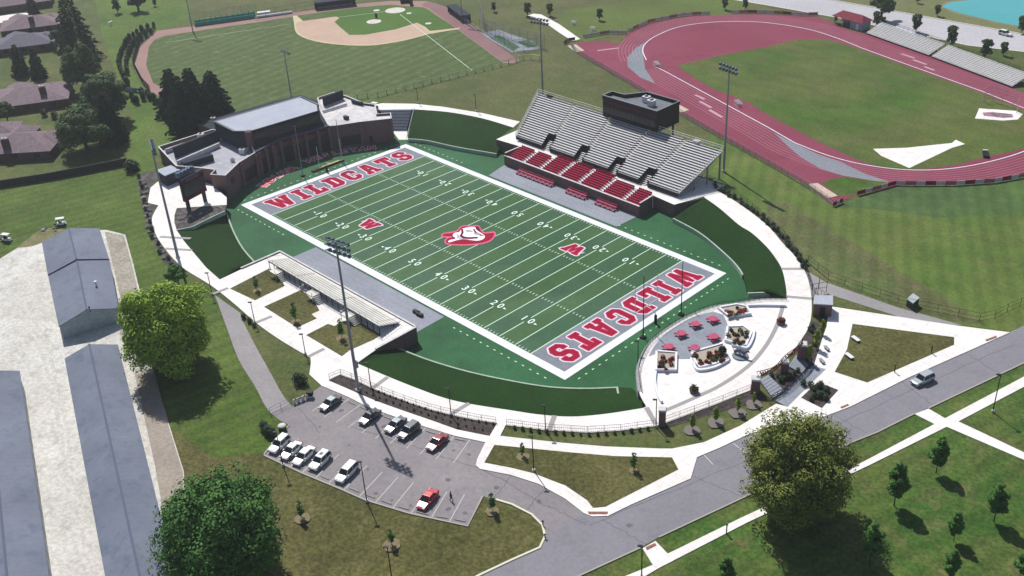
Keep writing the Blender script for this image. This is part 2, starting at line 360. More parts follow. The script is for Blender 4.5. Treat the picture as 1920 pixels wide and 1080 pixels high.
patch('gate_forecourt', [(1523, 685), (1548, 692), (1476, 763), (1454, 751)], M_paver, LG)
patch('mulch_bed', [(1520, 600), (1545, 612), (1540, 640), (1525, 687), (1500, 672), (1500, 645), (1512, 625)], M_mulch, LG + .003)
patch('mulch_bed', crom([(1225, 799), (1247, 793), (1342, 758), (1407, 733), (1440, 750), (1400, 760), (1340, 775), (1245, 805)], 3), M_mulch, Z + .005)
# tactile paving
b = MB()
for q in ([(1102, 959), (1140, 959), (1139, 964), (1104, 964)], [(1210, 1026), (1228, 1018), (1231, 1022), (1213, 1031)], [(1847, 637), (1868, 629), (1869, 633), (1850, 640)], [(1575, 763), (1590, 757), (1592, 760), (1578, 766)]):
    b.poly(W(q, Z + .15))
M_tactile = mat('tactile_red', (168, 116, 100), (150, 100, 90), 2)
struct(b.build('tactile_paving', M_tactile))
# far-side pavement across the road
patch('pavement', [(1160, 1085), (1200, 1069), (1224, 1059), (1205, 1028), (1229, 1014), (1252, 1038), (1395, 968), (1620, 865), (1752, 795), (1715, 776), (1741, 766), (1772, 784), (1920, 706), (1990, 670), (1990, 690), (1920, 725), (1797, 790), (1920, 848), (1990, 880), (1990, 900), (1920, 862), (1775, 800), (1630, 872), (1400, 980), (1235, 1065), (1160, 1110)], M_conc, Z + .1, .12)
# kerbs
def kerb(pts, wd=.35, name='kerb', m=None):
    b = MB(); b.wall(W(pts, Z), Z - .02, Z + .14, wd); struct(b.build(name, m or M_kerb))
kerb([(1022, 1006), (1017, 985), (997, 965), (960, 946), (930, 937)])
kerb([(892, 1082), (960, 1050), (1012, 1027), (1022, 1006)])
kerb([(1020, 1112), (1085, 1081), (1200, 1028)], .25, m=M_kerb2); kerb([(1235, 1008), (1395, 933), (1597, 830), (1645, 811), (1715, 776)], .25, m=M_kerb2)
kerb([(1741, 766), (1920, 681), (1990, 645)], .25, m=M_kerb2)
kerb([(495, 854), (565, 887), (635, 916), (685, 938), (767, 963), (877, 987), (905, 931)], .3, m=M_kerb2)
kerb([(543, 797), (520, 822), (500, 846), (495, 853)], .25, m=M_kerb2)
# lawns with a look of their own
ZG = Z - .01
def lawn(name, pts, m, z=ZG): patch(name, pts, m, z)
lawn('lawn', [(-120, 350), (0, 356), (240, 314), (262, 327), (262, 345), (272, 405), (287, 445), (312, 490), (350, 520), (398, 552), (425, 620), (448, 680), (478, 728), (507, 774), (543, 797), (520, 822), (490, 850), (400, 860), (320, 800), (262, 545), (250, 495), (235, 440), (200, 430), (75, 455), (0, 485), (-120, 520)], M_lawnL)
lawn('lawn', [(320, 800), (400, 860), (490, 850), (565, 888), (685, 939), (877, 988), (905, 932), (997, 967), (1022, 1006), (1012, 1027), (860, 1100), (640, 1200), (300, 1200), (345, 890)], M_lawnD, ZG - .002)
lawn('lawn', [(1020, 1112), (1200, 1028), (1395, 933), (1645, 811), (1920, 681), (2100, 600), (2300, 1250), (900, 1200)], M_lawnS)
lawn('meadow', [(1322, 345), (1400, 390), (1467, 452), (1510, 505), (1550, 530), (1682, 576), (1802, 609), (1894, 623), (1990, 578), (2150, 500), (2100, 330), (1920, 330), (1700, 348), (1562, 385), (1440, 310), (1330, 247)], M_lawnR)
lawn('meadow', [(1440, 385), (1470, 375), (1560, 432), (1690, 510), (1815, 585), (1850, 606), (1802, 608), (1682, 575), (1550, 529), (1513, 505), (1467, 452), (1430, 415)], M_lawnR2, ZG + .003)
lawn('meadow', [(1562, 388), (1680, 350), (1790, 348), (1920, 333), (2100, 300), (2150, 370), (1920, 402), (1760, 408), (1640, 392)], M_lawnR3, ZG + .003)
lawn('west_lawn', [(235, 300), (250, 230), (190, 60), (170, -40), (330, -45), (360, 30), (290, 60), (255, 90), (245, 125), (265, 160), (330, 200), (400, 235), (297, 275), (290, 320), (262, 325), (240, 312)], M_lawnW)
lawn('north_lawn', [(360, 30), (330, -45), (1300, -60), (1280, 30), (1178, 60), (1060, 80), (1440, 310), (1330, 345), (1010, 172), (975, 228), (905, 212), (830, 200), (777, 194), (670, 186), (780, 163), (960, 118), (970, 112), (840, 12), (700, 0), (480, 36)], M_lawnN, ZG - .004)
lawn('hillock_lawn', [(1060, 20), (1200, 0), (1400, 0), (1400, 26), (1280, 30), (1215, 44), (1178, 62), (1095, 78), (1040, 50)], mat('hillock_grass', (104, 122, 56), (92, 108, 52), .05, fine=.2), ZG - .001)
# gravel yard on the left
lawn('gravel_yard', [(-150, 560), (0, 485), (35, 463), (75, 455), (130, 432), (200, 431), (235, 440), (250, 495), (262, 545), (285, 690), (320, 805), (345, 885), (350, 1180), (-200, 1180)], M_grav, Z)
lawn('gravel_track', [(196, 434), (232, 441), (247, 495), (259, 545), (268, 600), (240, 640), (226, 560), (210, 490)], M_tan, Z + .004)
lawn('gravel_track', [(252, 700), (290, 700), (318, 805), (343, 885), (345, 1100), (330, 1100), (290, 870)], mat('tan_concrete', (180, 168, 156), (168, 158, 148), .2), Z + .004)
lawn('worn_soil', crom([(30, 465), (75, 432), (110, 428), (128, 434), (100, 447), (60, 462)], 3), mat('worn_soil', (150, 142, 106), (110, 114, 70), .3, fine=.2), Z + .002)
# rock beds
patch('rock_bed', [(260, 327), (295, 320), (296, 335), (280, 350), (275, 380), (294, 386), (284, 405), (283, 422), (292, 446), (308, 469), (330, 493), (350, 510), (335, 515), (305, 490), (285, 447), (270, 405), (258, 345)], M_rock, Z + .01)
patch('rock_bed', [(331, 391), (425, 384), (422, 394), (390, 410), (360, 425), (331, 431), (327, 417), (327, 404)], M_rock, LG)
patch('mulch_bed', [(1322, 345), (1360, 364), (1400, 389), (1440, 421), (1467, 452), (1490, 476), (1510, 506), (1513, 500), (1495, 467), (1470, 440), (1440, 410), (1400, 380), (1360, 355), (1330, 340)], M_mulch, Z + .01)
# ---------------------------------------------------------------- track oval
tr_out = crom([(1178, 62), (1215, 45), (1280, 32), (1360, 27.5), (1440, 27), (1500, 31)]) + [(1532, 31), (1570, 46), (1600, 59), (1625, 64), (1715, 95), (1815, 132), (1895, 164)] + crom([(1920, 175), (1975, 205), (1995, 240), (1975, 285), (1920, 329), (1865, 340), (1790, 345), (1700, 345)]) + [(1607, 364), (1562, 384), (1515, 347), (1440, 305), (1330, 243), (1260, 203), (1180, 155), (1078, 96), (1070, 85), (1095, 78), (1140, 72)]
inf = [(1270, 123), (1350, 104), (1435, 88), (1490, 75), (1540, 73), (1565, 77), (1615, 93), (1685, 119), (1840, 174), (1920, 207)] + crom([(1950, 225), (1960, 248), (1935, 270), (1905, 282), (1840, 296), (1790, 309), (1715, 317), (1665, 314), (1615, 302), (1565, 280), (1540, 269)])[1:] + [(1440, 215), (1405, 193), (1375, 180), (1340, 168), (1300, 145)]
patch('running_track', tr_out, M_track, Z + .02)
patch('track_infield', inf, M_trackgrass, Z + .03)
patch('lawn_triangle', [(1540, 342), (1580, 331), (1680, 345), (1607, 363), (1573, 368)], M_trackgrass, Z + .032)
patch('lawn_triangle', [(1095, 80), (1110, 76), (1150, 72), (1176, 64), (1166, 78), (1158, 82), (1120, 76)], M_trackgrass, Z + .03)
patch('exchange_zone', [(1192, 90), (1209, 80), (1204, 92), (1206, 105), (1210, 130), (1229, 157), (1200, 145), (1177, 125), (1176, 108)], M_trackgray, Z + .024)
patch('exchange_zone', [(1452, 249), (1462, 255), (1497, 272), (1535, 290), (1575, 303), (1620, 325), (1668, 341), (1640, 339), (1580, 329), (1540, 317), (1502, 295), (1475, 272)], M_trackgray, Z + .024)
patch('throwing_sector', [(1637, 279), (1700, 277), (1785, 268), (1792, 262), (1809, 270), (1785, 277), (1705, 315), (1652, 292)], M_conc, Z + .04)
b = MB()
cl = W(crom([(1212, 113), (1205, 95), (1212, 80), (1235, 65), (1272, 51), (1322, 43), (1380, 40.5), (1440, 43), (1515, 55), (1570, 72), (1615, 90)]) + [(1685, 115.5), (1840, 171), (1920, 203)], Z)
b.wall(cl, Z, Z + .08, .3)
cl2 = W([(1230, 126), (1245, 133), (1440, 239)] + crom([(1490, 268), (1550, 291), (1615, 308), (1690, 318), (1765, 318), (1840, 307), (1920, 284), (1965, 255)]), Z)
b.wall(cl2, Z, Z + .08, .3)
for i in range(1, 8):
    b.strip(off(cl, 1.15 * i), .09, Z + .028, 1); b.strip(off(cl2, -1.15 * i), .09, Z + .028, 1)
struct(b.build('track_lines', [M_white, M_trackline]))
b = MB()
for q in ((1303, 178, 1321, 186), (1312, 190, 1334, 202), (1330, 206, 1354, 220), (1690, 101, 1714, 109), (1712, 112, 1737, 121), (1733, 125, 1752, 132), (1120, 95, 1160, 90)):
    b.strip([G(q[0], q[1], Z), G(q[2], q[3], Z)], .9, Z + .03)
struct(b.build('lane_marks', M_trackline))
# sand pits
def pit(pts):
    b = MB(); b.slab(W(pts, Z + .1), .12); struct(b.build('sand_pit', mat('pit_sand', (224, 206, 186), (212, 192, 170), .6)))
pit([(1064, 86), (1080, 83), (1096, 95), (1080, 98)]); pit([(1515, 345), (1533, 343), (1571, 367), (1553, 371)]); pit([(1255, 197), (1268, 193), (1292, 206), (1278, 211)])
# ---------------------------------------------------------------- baseball field
bf = [(310, 67), (395, 54), (480, 42), (560, 29), (600, 23), (670, 14), (730, 9), (795, 14), (845, 46), (946, 119.5), (780, 167.6), (702, 194), (690, 206), (440, 212), (400, 205), (345, 185), (305, 166), (287, 155), (274, 122), (279, 88), (290, 74)]
patch('warning_track', crom([(250, 122), (261, 87), (292, 58)], 4)[:-1] + [(292, 58), (300, 57), (395, 45), (480, 35), (560, 22), (600, 17), (670, 7), (730, 2), (800, 2), (835, 12), (975, 113), (962, 118), (946, 118.5), (780, 166), (700, 192), (480, 206), (430, 215), (300, 180), (282, 172), (268, 157)], M_wtrack, Z + .01)
patch('outfield_grass', bf, M_ball, Z + .02)
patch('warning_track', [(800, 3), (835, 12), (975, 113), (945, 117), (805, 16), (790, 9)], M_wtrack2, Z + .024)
dirt = crom([(555, 50), (556, 43), (567, 39.5)], 3) + [(630, 31), (636, 34), (627, 41), (640, 53), (655, 65.5), (685, 65), (742, 55), (782, 42.5), (805, 60)] + crom([(805, 61), (762, 72.5), (705, 82), (655, 82.5), (605, 77.5), (575, 70), (560, 61)], 3)
patch('infield_edge', [(549, 30), (556, 29), (568, 39), (560, 43)] + dirt[3:9] + [(786, 41), (806, 58), (862, 52), (862, 54), (808, 63)] + crom([(806, 63), (762, 75), (705, 84.5), (655, 85), (605, 80), (573, 72), (556, 62), (552, 50)], 3), M_sandline, Z + .026)
patch('infield_dirt', dirt, M_dirt, Z + .032)
patch('infield_grass', [(630, 31), (636, 34), (627, 41), (640, 53), (655, 65.5), (685, 65), (742, 55), (782, 42.5), (810, 57), (848, 50), (800, 16), (735, 9), (670, 15), (600, 25)], M_infl, Z + .029)
b = MB()
for (x, y, rx, rw) in ((741, 19.5, 19, 0), (701, 40.5, 14, 0), (706, 19.5, 6, 0), (767, 25, 5, 0), (803, 44, 6, 0)):
    c = G(x, y, Z); r = rx / pxm(c)
    b.poly([c + Vector((r * math.cos(a / 24 * 6.2832), r * math.sin(a / 24 * 6.2832), .04)) for a in range(24)])
struct(b.build('plate_circles', mat('clay_pale', (236, 232, 226), (224, 214, 204), .4)))
b = MB(); b.strip([G(750, 27, Z), G(885, 132, Z)], .2, Z + .04); b.strip([G(722, 22, Z), G(630, 33, Z)], .2, Z + .04); b.strip([G(545, 45, Z), G(310, 80, Z)], .15, Z + .04)
struct(b.build('foul_lines', M_line))
# wear on the asphalt and the gravel: tar seams, oil spots, wheel ruts
b = MB(); rr_ = random.Random(4)
for q in ((1130, 975, 1215, 1022), (1300, 893, 1392, 932), (1560, 776, 1625, 812), (1690, 716, 1745, 757), (1810, 662, 1872, 700), (958, 892, 925, 936), (1022, 915, 985, 958), (560, 765, 600, 812), (655, 800, 905, 880), (905, 880, 1030, 950), (1030, 950, 1100, 985), (1100, 985, 1560, 800), (1560, 800, 1900, 645)):
    A_, B_ = G(q[0], q[1]), G(q[2], q[3]); n_ = 14; ln = [A_.lerp(B_, i / n_) + Vector((rr_.gauss(0, .12), rr_.gauss(0, .12), 0)) for i in range(n_ + 1)]
    b.strip(ln, .09, Z + .019)
struct(b.build('tar_seam', mat('tar', (104, 102, 108))))
b = MB()
for q in ((600, 800), (640, 770), (720, 800), (655, 835), (705, 925), (735, 938), (770, 948), (840, 955), (872, 962), (850, 845), (880, 852), (690, 880), (760, 870), (840, 900), (930, 915), (1010, 940), (1180, 985), (1450, 855)):
    c = G(*q); r_ = rr_.uniform(.25, .6); b.poly([c + Vector((r_ * rr_.uniform(.6, 1.3) * math.cos(a * .7854), r_ * rr_.uniform(.6, 1.3) * math.sin(a * .7854), .018)) for a in range(8)])
struct(b.build('oil_spot', mat('oil', (122, 118, 122))))
b = MB()
for q in ([(15, 560), (60, 620), (95, 720), (120, 860), (150, 1090)], [(30, 555), (75, 620), (108, 720), (135, 860), (168, 1090)]):
    b.strip([G(*p_) for p_ in crom(q)], .7, Z + .006)
struct(b.build('wheel_rut', mat('rut_gray', (212, 209, 202), (226, 222, 216), .5, fine=.15)))
# ---------------------------------------------------------------- far road, pond, path
patch('far_road', [(1380, -12), (1557, 0), (1665, 19.5), (1920, 65), (2060, 92), (2060, 120), (1920, 97), (1815, 85), (1700, 60), (1565, 32), (1440, 10), (1340, -6)], mat('pale_road', (206, 204, 210), (196, 194, 200), .05), Z + .02)
kerb([(1405, -6), (1557, -.5), (1665, 19), (1920, 64.5), (2060, 91)], .5); kerb([(1340, -6), (1440, 10.5), (1565, 32.5), (1700, 60.5), (1815, 85.5), (1920, 97.5), (2060, 120)], .5)
patch('pond', crom([(1767, 13), (1775, 7), (1790, 3), (1840, -3), (1900, -20), (1990, -20), (1990, 60), (1920, 49), (1885, 44), (1852, 37), (1802, 25)], 4), M_water, Z + .02)
patch('pond_shore', crom([(1762, 14), (1770, 5), (1785, 1), (1835, -6), (1900, -26), (2000, -30), (2000, 66), (1920, 52), (1852, 40), (1800, 28)], 4), mat('shore', (150, 146, 112), (128, 128, 92), .2), Z + .012)
lawn('pond_lawn', [(1405, -8), (1557, -1), (1665, 18), (1920, 64), (2060, 90), (2200, 20), (1700, -70), (1300, -60)], mat('pond_grass', (128, 130, 88), (112, 118, 76), .05, fine=.2), ZG + .003)
patch('footpath', [(990, 29), (1000, 25.5), (1015, 27), (1048, 45), (1088, 73), (1074, 77), (1050, 62), (1023, 43)], M_conc, Z + .05, .1)
patch('driveway', [(0, 30), (20, 27), (55, 23.5), (52, 28), (22, 34), (8, 42), (-20, 46)], M_conc, Z + .05)

# ---------------------------------------------------------------- thin summer haze
hz_ = MB(); hz_.box((0, 100, -1.4), (900, 900, 130)); hz_ = struct(hz_.build('haze', bpy.data.materials.new('haze_air')), 'stuff')
hm = hz_.data.materials[0]; hm.use_nodes = True; hn = hm.node_tree; hn.nodes.clear()
ho = hn.nodes.new('ShaderNodeOutputMaterial'); hv = hn.nodes.new('ShaderNodeVolumePrincipled'); hn.links.new(hv.outputs[0], ho.inputs['Volume'])
hv.inputs['Density'].default_value = HAZE; hv.inputs['Color'].default_value = (.86, .9, .95, 1); hv.inputs['Anisotropy'].default_value = .3
# ================================================================ football field markings
Yd = .9144; FL = 50 * Yd; FWd = 24.385
b = MB()
for i in range(20):                        # five-yard bands of two turf greens
    x0, x1 = -FL + i * 5 * Yd, -FL + (i + 1) * 5 * Yd
    b.quad(F(x0, -FWd), F(x1, -FWd), F(x1, FWd), F(x0, FWd), (i // 1) % 2)
struct(b.build('field_turf', [M_turfA, M_turfB]))
b = MB()
for s in (-1, 1):
    x0, x1 = sorted((s * FL, s * 60 * Yd)); b.quad(F(x0, -FWd, .004), F(x1, -FWd, .004), F(x1, FWd, .004), F(x0, FWd, .004))
struct(b.build('end_zone', M_grayz))
b = MB(); X = 60 * Yd; q = 1.85
def rect(x0, y0, x1, y1, z): b.quad(F(x0, y0, z), F(x1, y0, z), F(x1, y1, z), F(x0, y1, z))
rect(-X - q, -FWd - q, X + q, -FWd, .008); rect(-X - q, FWd, X + q, FWd + q, .008)
rect(-X - q, -FWd, -X, FWd, .008); rect(X, -FWd, X + q, FWd, .008)
struct(b.build('field_border', M_white))
b = MB()
for i in range(1, 20):
    x = -FL + i * 5 * Yd
    if i % 2 == 0 and 0 < i < 20:          # ten-yard lines break at the numerals
        segs = [(-FWd + .15, -FWd + 7.1), (-FWd + 9.2, FWd - 9.2), (FWd - 7.1, FWd - .15)]
    else: segs = [(-FWd + .15, FWd - .15)]
    for a, c in segs: rect(x - .11, a, x + .11, c, .008)
for s in (-1, 1): rect(s * FL - .12, -FWd, s * FL + .12, FWd, .012)
for i in range(1, 100):
    if i % 5: 
        x = -FL + i * Yd
        for y in (-FWd + .15, FWd - .75): rect(x - .08, y, x + .08, y + .6, .008)
        for y in (-8.13 - .3, 8.13 - .3): rect(x - .09, y, x + .09, y + .62, .008)
for i in range(0, 110):                    # dotted restraining line outside the border
    if i % 2 == 0:
        x = -X + i * 1.0
        for y in (-FWd - q - 1.9, FWd + q + 1.9):
            if (y < 0 and (x < -33 or x > 26)) or (y > 0 and (x < -34 or x > 22)): rect(x, y - .12, x + .55, y + .12, .008)
for i in range(0, 52, 2):
    for x in (-X - q - 1.7, X + q + 1.7): rect(x - .12, -FWd + i * .97, x + .12, -FWd + i * .97 + .55, .008)
struct(b.build('field_lines', M_line))
# gray team areas and their thin edge
patch('team_area', [(549, 482), (592, 463.5), (833, 594), (783, 622), (779, 634)], M_apron, .004)
patch('team_area', [(916, 329), (945, 309.5), (1197, 405.5), (1190, 408), (1156, 425)], M_apron, .004)
# block slab letters
LET = {
 'W': (9.8, [[(0, 8), (3.3, 8), (3.3, 6.7), (2.8, 6.7), (3.4, 3.2), (4.3, 7.4), (5.5, 7.4), (6.4, 3.2), (7.0, 6.7), (6.5, 6.7), (6.5, 8), (9.8, 8), (9.8, 6.7), (9.2, 6.7), (7.7, 0), (5.8, 0), (4.9, 3.7), (4.0, 0), (2.1, 0), (.6, 6.7), (0, 6.7)]]),
 'I': (4, [[(0, 8), (4, 8), (4, 6.6), (3.1, 6.6), (3.1, 1.4), (4, 1.4), (4, 0), (0, 0), (0, 1.4), (.9, 1.4), (.9, 6.6), (0, 6.6)]]),
 'L': (6.2, [[(0, 8), (4, 8), (4, 6.6), (3.1, 6.6), (3.1, 1.5), (4.5, 1.5), (4.5, 3), (6.2, 3), (6.2, 0), (0, 0), (0, 1.4), (.9, 1.4), (.9, 6.6), (0, 6.6)]]),
 'D': (6.6, [[(0, 8), (5, 8), (6.6, 6.4), (6.6, 1.6), (5, 0), (0, 0), (0, 1.4), (.9, 1.4), (.9, 6.6), (0, 6.6)], [(3.1, 6.4), (4.1, 6.4), (4.4, 6), (4.4, 2), (4.1, 1.6), (3.1, 1.6)]]),
 'C': (6.4, [[(1.6, 8), (4.8, 8), (6.4, 6.4), (6.4, 5), (4.3, 5), (4.3, 6.1), (4, 6.5), (2.5, 6.5), (2.2, 6.1), (2.2, 1.9), (2.5, 1.5), (4, 1.5), (4.3, 1.9), (4.3, 3), (6.4, 3), (6.4, 1.6), (4.8, 0), (1.6, 0), (0, 1.6), (0, 6.4)]]),
 'A': (7, [[(2.0, 8), (5, 8), (6.2, 1.4), (7, 1.4), (7, 0), (4, 0), (4, 1.4), (4.4, 1.4), (4.3, 2.4), (2.7, 2.4), (2.6, 1.4), (3, 1.4), (3, 0), (0, 0), (0, 1.4), (.8, 1.4)], [(3.5, 6.0), (4.05, 3.8), (2.95, 3.8)]]),
 'T': (6.6, [[(0, 8), (6.6, 8), (6.6, 5.2), (5.1, 5.2), (5.1, 6.5), (4.4, 6.5), (4.4, 1.4), (5.2, 1.4), (5.2, 0), (1.4, 0), (1.4, 1.4), (2.2, 1.4), (2.2, 6.5), (1.5, 6.5), (1.5, 5.2), (0, 5.2)]]),
 'S': (6.4, [[(1.6, 8), (4.8, 8), (6.4, 6.4), (6.4, 5.3), (4.2, 5.3), (4.2, 6.1), (3.9, 6.5), (2.5, 6.5), (2.2, 6.1), (2.2, 5.5), (2.6, 5.0), (4.9, 4.8), (6.4, 3.4), (6.4, 1.6), (4.8, 0), (1.6, 0), (0, 1.6), (0, 2.8), (2.1, 2.8), (2.1, 1.9), (2.5, 1.5), (3.9, 1.5), (4.2, 1.9), (4.2, 2.7), (3.8, 3.2), (1.5, 3.4), (0, 4.8), (0, 6.4)]])}
def flat(splines=None, text=None, size=1, offset=0.0):       # 2D outlines or text -> (verts, faces)
    if text is None:
        c = bpy.data.curves.new('tmp', 'CURVE'); c.dimensions = '2D'; c.fill_mode = 'BOTH'
        for s in splines:
            sp = c.splines.new('POLY'); sp.points.add(len(s) - 1)
            for i, p in enumerate(s): sp.points[i].co = (p[0], p[1], 0, 1)
            sp.use_cyclic_u = True
    else:
        c = bpy.data.curves.new('tmp', 'FONT'); c.body = text; c.size = size; c.align_x = 'CENTER'; c.align_y = 'CENTER'
    c.offset = offset; c.resolution_u = 3
    o = bpy.data.objects.new('tmp', c); COL.objects.link(o)
    dg = bpy.context.evaluated_depsgraph_get(); me = bpy.data.meshes.new_from_object(o.evaluated_get(dg))
    v = [tuple(x.co) for x in me.vertices]; f = [tuple(p.vertices) for p in me.polygons]
    bpy.data.objects.remove(o); bpy.data.curves.remove(c); bpy.data.meshes.remove(me)
    return v, f
def put(mb, vf, xf, m=0):                  # place flat shapes through a mapping, faces up
    v, f = vf; P = [xf(q[0], q[1]) for q in v]; ff = []
    for q in f:
        a, c, d = P[q[0]], P[q[1]], P[q[2]]
        ff.append(q if (c - a).cross(d - a).z > 0 else q[::-1])
    mb.add(P, ff, m)
word = 'WILDCATS'
b = MB()
hL = 6.5 / 8
tot = sum(LET[c][0] for c in word); span = 44.5 / hL; gap = (span - tot * .92) / 7
for end in (-1, 1):
    s = -span / 2
    for ch in word:
        wd, sp = LET[ch]
        vf = flat(sp); zc = .0
        for k, (rad, z, mi) in enumerate(((.56, .014, 0), (.24, .030, 1), (0, .046, 2))):
            dirs = [(0, 0)] if k == 2 else [(rad * math.cos(a_ * math.pi / 6), rad * math.sin(a_ * math.pi / 6)) for a_ in range(12)]
            for n_, (du, dv) in enumerate(dirs):            # the same outline shifted round a circle gives an even border
                def xf(u, v, s=s, z=z + .0012 * n_, wd=wd, du=du, dv=dv):
                    a = (s + u * .74 + wd * .09 + du) * hL; h = (v - 4 + dv) * hL
                    return F(end * (55 * Yd + 0.15) + (end * h), a if end < 0 else -a, z)
                put(b, vf, xf, mi)
        s += wd * .92 + gap
b2 = b
struct(b.build('end_zone_letters', [M_white, M_pink, M_red]))
# yard numerals and arrows
b = MB()
for i in range(1, 10):
    n = (10 * i if i <= 5 else 100 - 10 * i); x = -FL + i * 10 * Yd
    for side in (-1, 1):
        for d, ofs in ((str(n)[0], -1.0), (str(n)[1], 1.0)):
            vf = flat(text=d, size=2.35, offset=.03)
            def xf(u, v, side=side, ofs=ofs): 
                u = u * 1.0 + ofs
                return F(x - side * u, side * (FWd - 8.15) - side * v * 1.1, .016)
            put(b, vf, xf)
        if n != 50:
            dr = -1 if i < 5 else 1
            y0 = side * (FWd - 8.0); t = [F(x + dr * 2.1, y0 - .3, .014), F(x + dr * 2.1, y0 + .3, .014), F(x + dr * 2.9, y0, .014)]
            b.poly(t)
struct(b.build('field_numerals', mat('numeral_paint', (226, 244, 232), k=.9)))
# white lettering with red faces behind the west end line
b = MB()
def arcword(word, pts, size):
    ln = resample([G(*p, 0) for p in pts], len(word))
    for i, ch in enumerate(word):
        a = ln[max(0, i - 1)]; c = ln[min(len(ln) - 1, i + 1)]; t = (c - a).xy.normalized(); n = Vector((-t.y, t.x))
        for ofs, z, mi in ((.3, .012, 0), (.12, .018, 1)):
            put(b, flat(text=ch, size=size, offset=ofs), lambda u, v, z=z: Vector((ln[i].x + t.x * u + n.x * v * 1.25, ln[i].y + t.y * u + n.y * v * 1.25, z)), mi)
arcword('INDIANA', [(492, 349), (508, 337), (528, 326), (549, 316)], 3.2)
arcword('WESLEYAN', [(581, 301), (612, 291), (652, 282.5), (697, 277)], 3.0)
struct(b.build('arc_letters', [M_white, mat('arc_red', (226, 60, 62), k=.95)]))
# midfield emblem: a red and white cat's head in profile, laid flat on the turf
b = MB()
def px12(pts, ox=800, oy=390, k=12, z=.02): return [G(ox + x / k, oy + y / k, z) for x, y in pts]
outl = crom([(320, 610), (380, 560), (560, 530), (690, 500), (740, 430), (860, 385), (960, 400), (1090, 385), (1180, 400), (1230, 480), (1300, 545), (1500, 525), (1560, 570), (1530, 650), (1450, 740), (1300, 800), (1100, 830), (800, 845), (520, 830), (410, 790), (400, 730), (440, 670), (350, 650)], 3, True)
b.poly(px12(outl, z=.02), 1)
b.poly(px12(crom([(360, 605), (420, 575), (560, 565), (700, 520), (770, 440), (870, 410), (960, 425), (1090, 410), (1160, 420), (1210, 500), (1290, 570), (1490, 560), (1520, 580), (1490, 650), (1430, 715), (1290, 770), (1090, 800), (800, 815), (540, 805), (440, 775), (440, 730), (480, 680), (600, 665), (560, 640), (380, 630)], 3, True), z=.026), 2)
b.poly(px12(crom([(590, 600), (640, 555), (730, 540), (790, 470), (900, 440), (1080, 425), (1110, 480), (1190, 540), (1270, 590), (1310, 640), (1270, 700), (1150, 735), (980, 720), (850, 700), (720, 715), (640, 735), (520, 770), (480, 758), (520, 720), (640, 690), (600, 650)], 3, True), z=.032), 0)
b.poly(px12([(775, 470), (820, 470), (832, 560), (800, 615), (860, 645), (960, 655), (1150, 645), (1150, 685), (950, 700), (820, 690), (735, 635), (780, 560)], z=.038), 3)
b.poly(px12([(1040, 470), (1075, 470), (1120, 540), (1220, 590), (1300, 620), (1200, 625), (1080, 560)], z=.038), 3)
b.poly(px12([(560, 640), (620, 650), (660, 690), (600, 690)], z=.038), 3)
b.poly(px12([(1090, 420), (1170, 420), (1210, 500), (1180, 520), (1120, 480)], z=.041), 3)
b.poly(px12(crom([(880, 500), (950, 485), (1040, 520), (1020, 545), (900, 540)], 3, True), z=.038), 4)
b.poly(px12(crom([(1060, 570), (1150, 560), (1220, 600), (1150, 610), (1050, 590)], 3, True), z=.038), 4)
b.poly(px12(crom([(680, 600), (720, 600), (740, 660), (840, 700), (760, 700), (690, 670)], 3, True), z=.038), 4)
b.poly(px12([(800, 790), (840, 755), (900, 775), (1150, 760), (1130, 785), (900, 795)], z=.038), 2)
M_darkred = mat('dark_red_paint', (120, 20, 60)); M_silver = mat('silver_paint', (190, 196, 208))
struct(b.build('midfield_emblem', [mat('emblem_white', (250, 238, 244), k=.9), M_pink, M_red, M_darkred, M_silver]))
# block W marks with a slanted silver bar
b = MB()
def wmark(cx, cy, rot):
    c = G(cx, cy, 0)
    def xf(u, v, z): 
        ca, sa = math.cos(rot), math.sin(rot); return Vector((c.x + u * ca - v * sa, c.y + u * sa + v * ca, z))
    b.poly([xf(u, v, .014) for u, v in ((-3.2, -.4), (1.2, -.4), (3.4, 2.0), (-2.2, 2.0))], 4)
    vf = flat(LET['W'][1])
    for rad, z, mi in ((1.0, .02, 0), (.45, .036, 1), (0, .052, 2)):
        for n_ in range(12 if rad else 1):
            du, dv = rad * math.cos(n_ * .5236), rad * math.sin(n_ * .5236)
            put(b, vf, lambda u, v, z=z + .0012 * n_, du=du, dv=dv: xf((u - 4.9 + du) * .5, (v - 4 + dv) * .46, z), mi)
wmark(1076, 467, R(180)); wmark(693, 421, R(0))
struct(b.build('turf_emblem', [M_white, M_pink, M_red, M_darkred, M_silver]))
# low white walls that edge the berms
def low_wall(pts, label, z0=-.05, z1=.95, th=.35, m=None, name='low_wall'):
    b = MB(); ln = W(pts, z1); b.wall(ln, z0, z1, th); return tag(b.build(name, m or M_rail), label, 'wall', None)
M_rail = mat('pale_wall', (190, 210, 190), (176, 196, 178), .5, fine=.08)
low_wall(inL, 'pale low wall along the foot of the dark turf bank by the scoreboard')
low_wall(inS[:-2], 'long pale low wall along the foot of the dark turf bank above the parking lot')
low_wall([(1157, 725), (1160, 743)], 'short pale wall stub at the plaza end of the dark turf bank', .3, 1.6)
low_wall(inR[:-6], 'pale low wall along the foot of the turf bank right of the home grandstand')
low_wall([(1402, 549), (1455, 547)], 'short pale wall across the turf bank just above the plaza', .4, 1.6)
low_wall(inT, 'pale low wall along the foot of the turf bank left of the home grandstand')
low_wall([(360, 425), (390, 410), (422, 395)], 'pale kerb wall between the rock bed and the turf bank', 2.6, 3.6, .3)
low_wall([(331, 431), (345, 428), (360, 425)], 'short pale kerb wall at the ring walk end of the rock bed', 2.6, 3.5, .3)
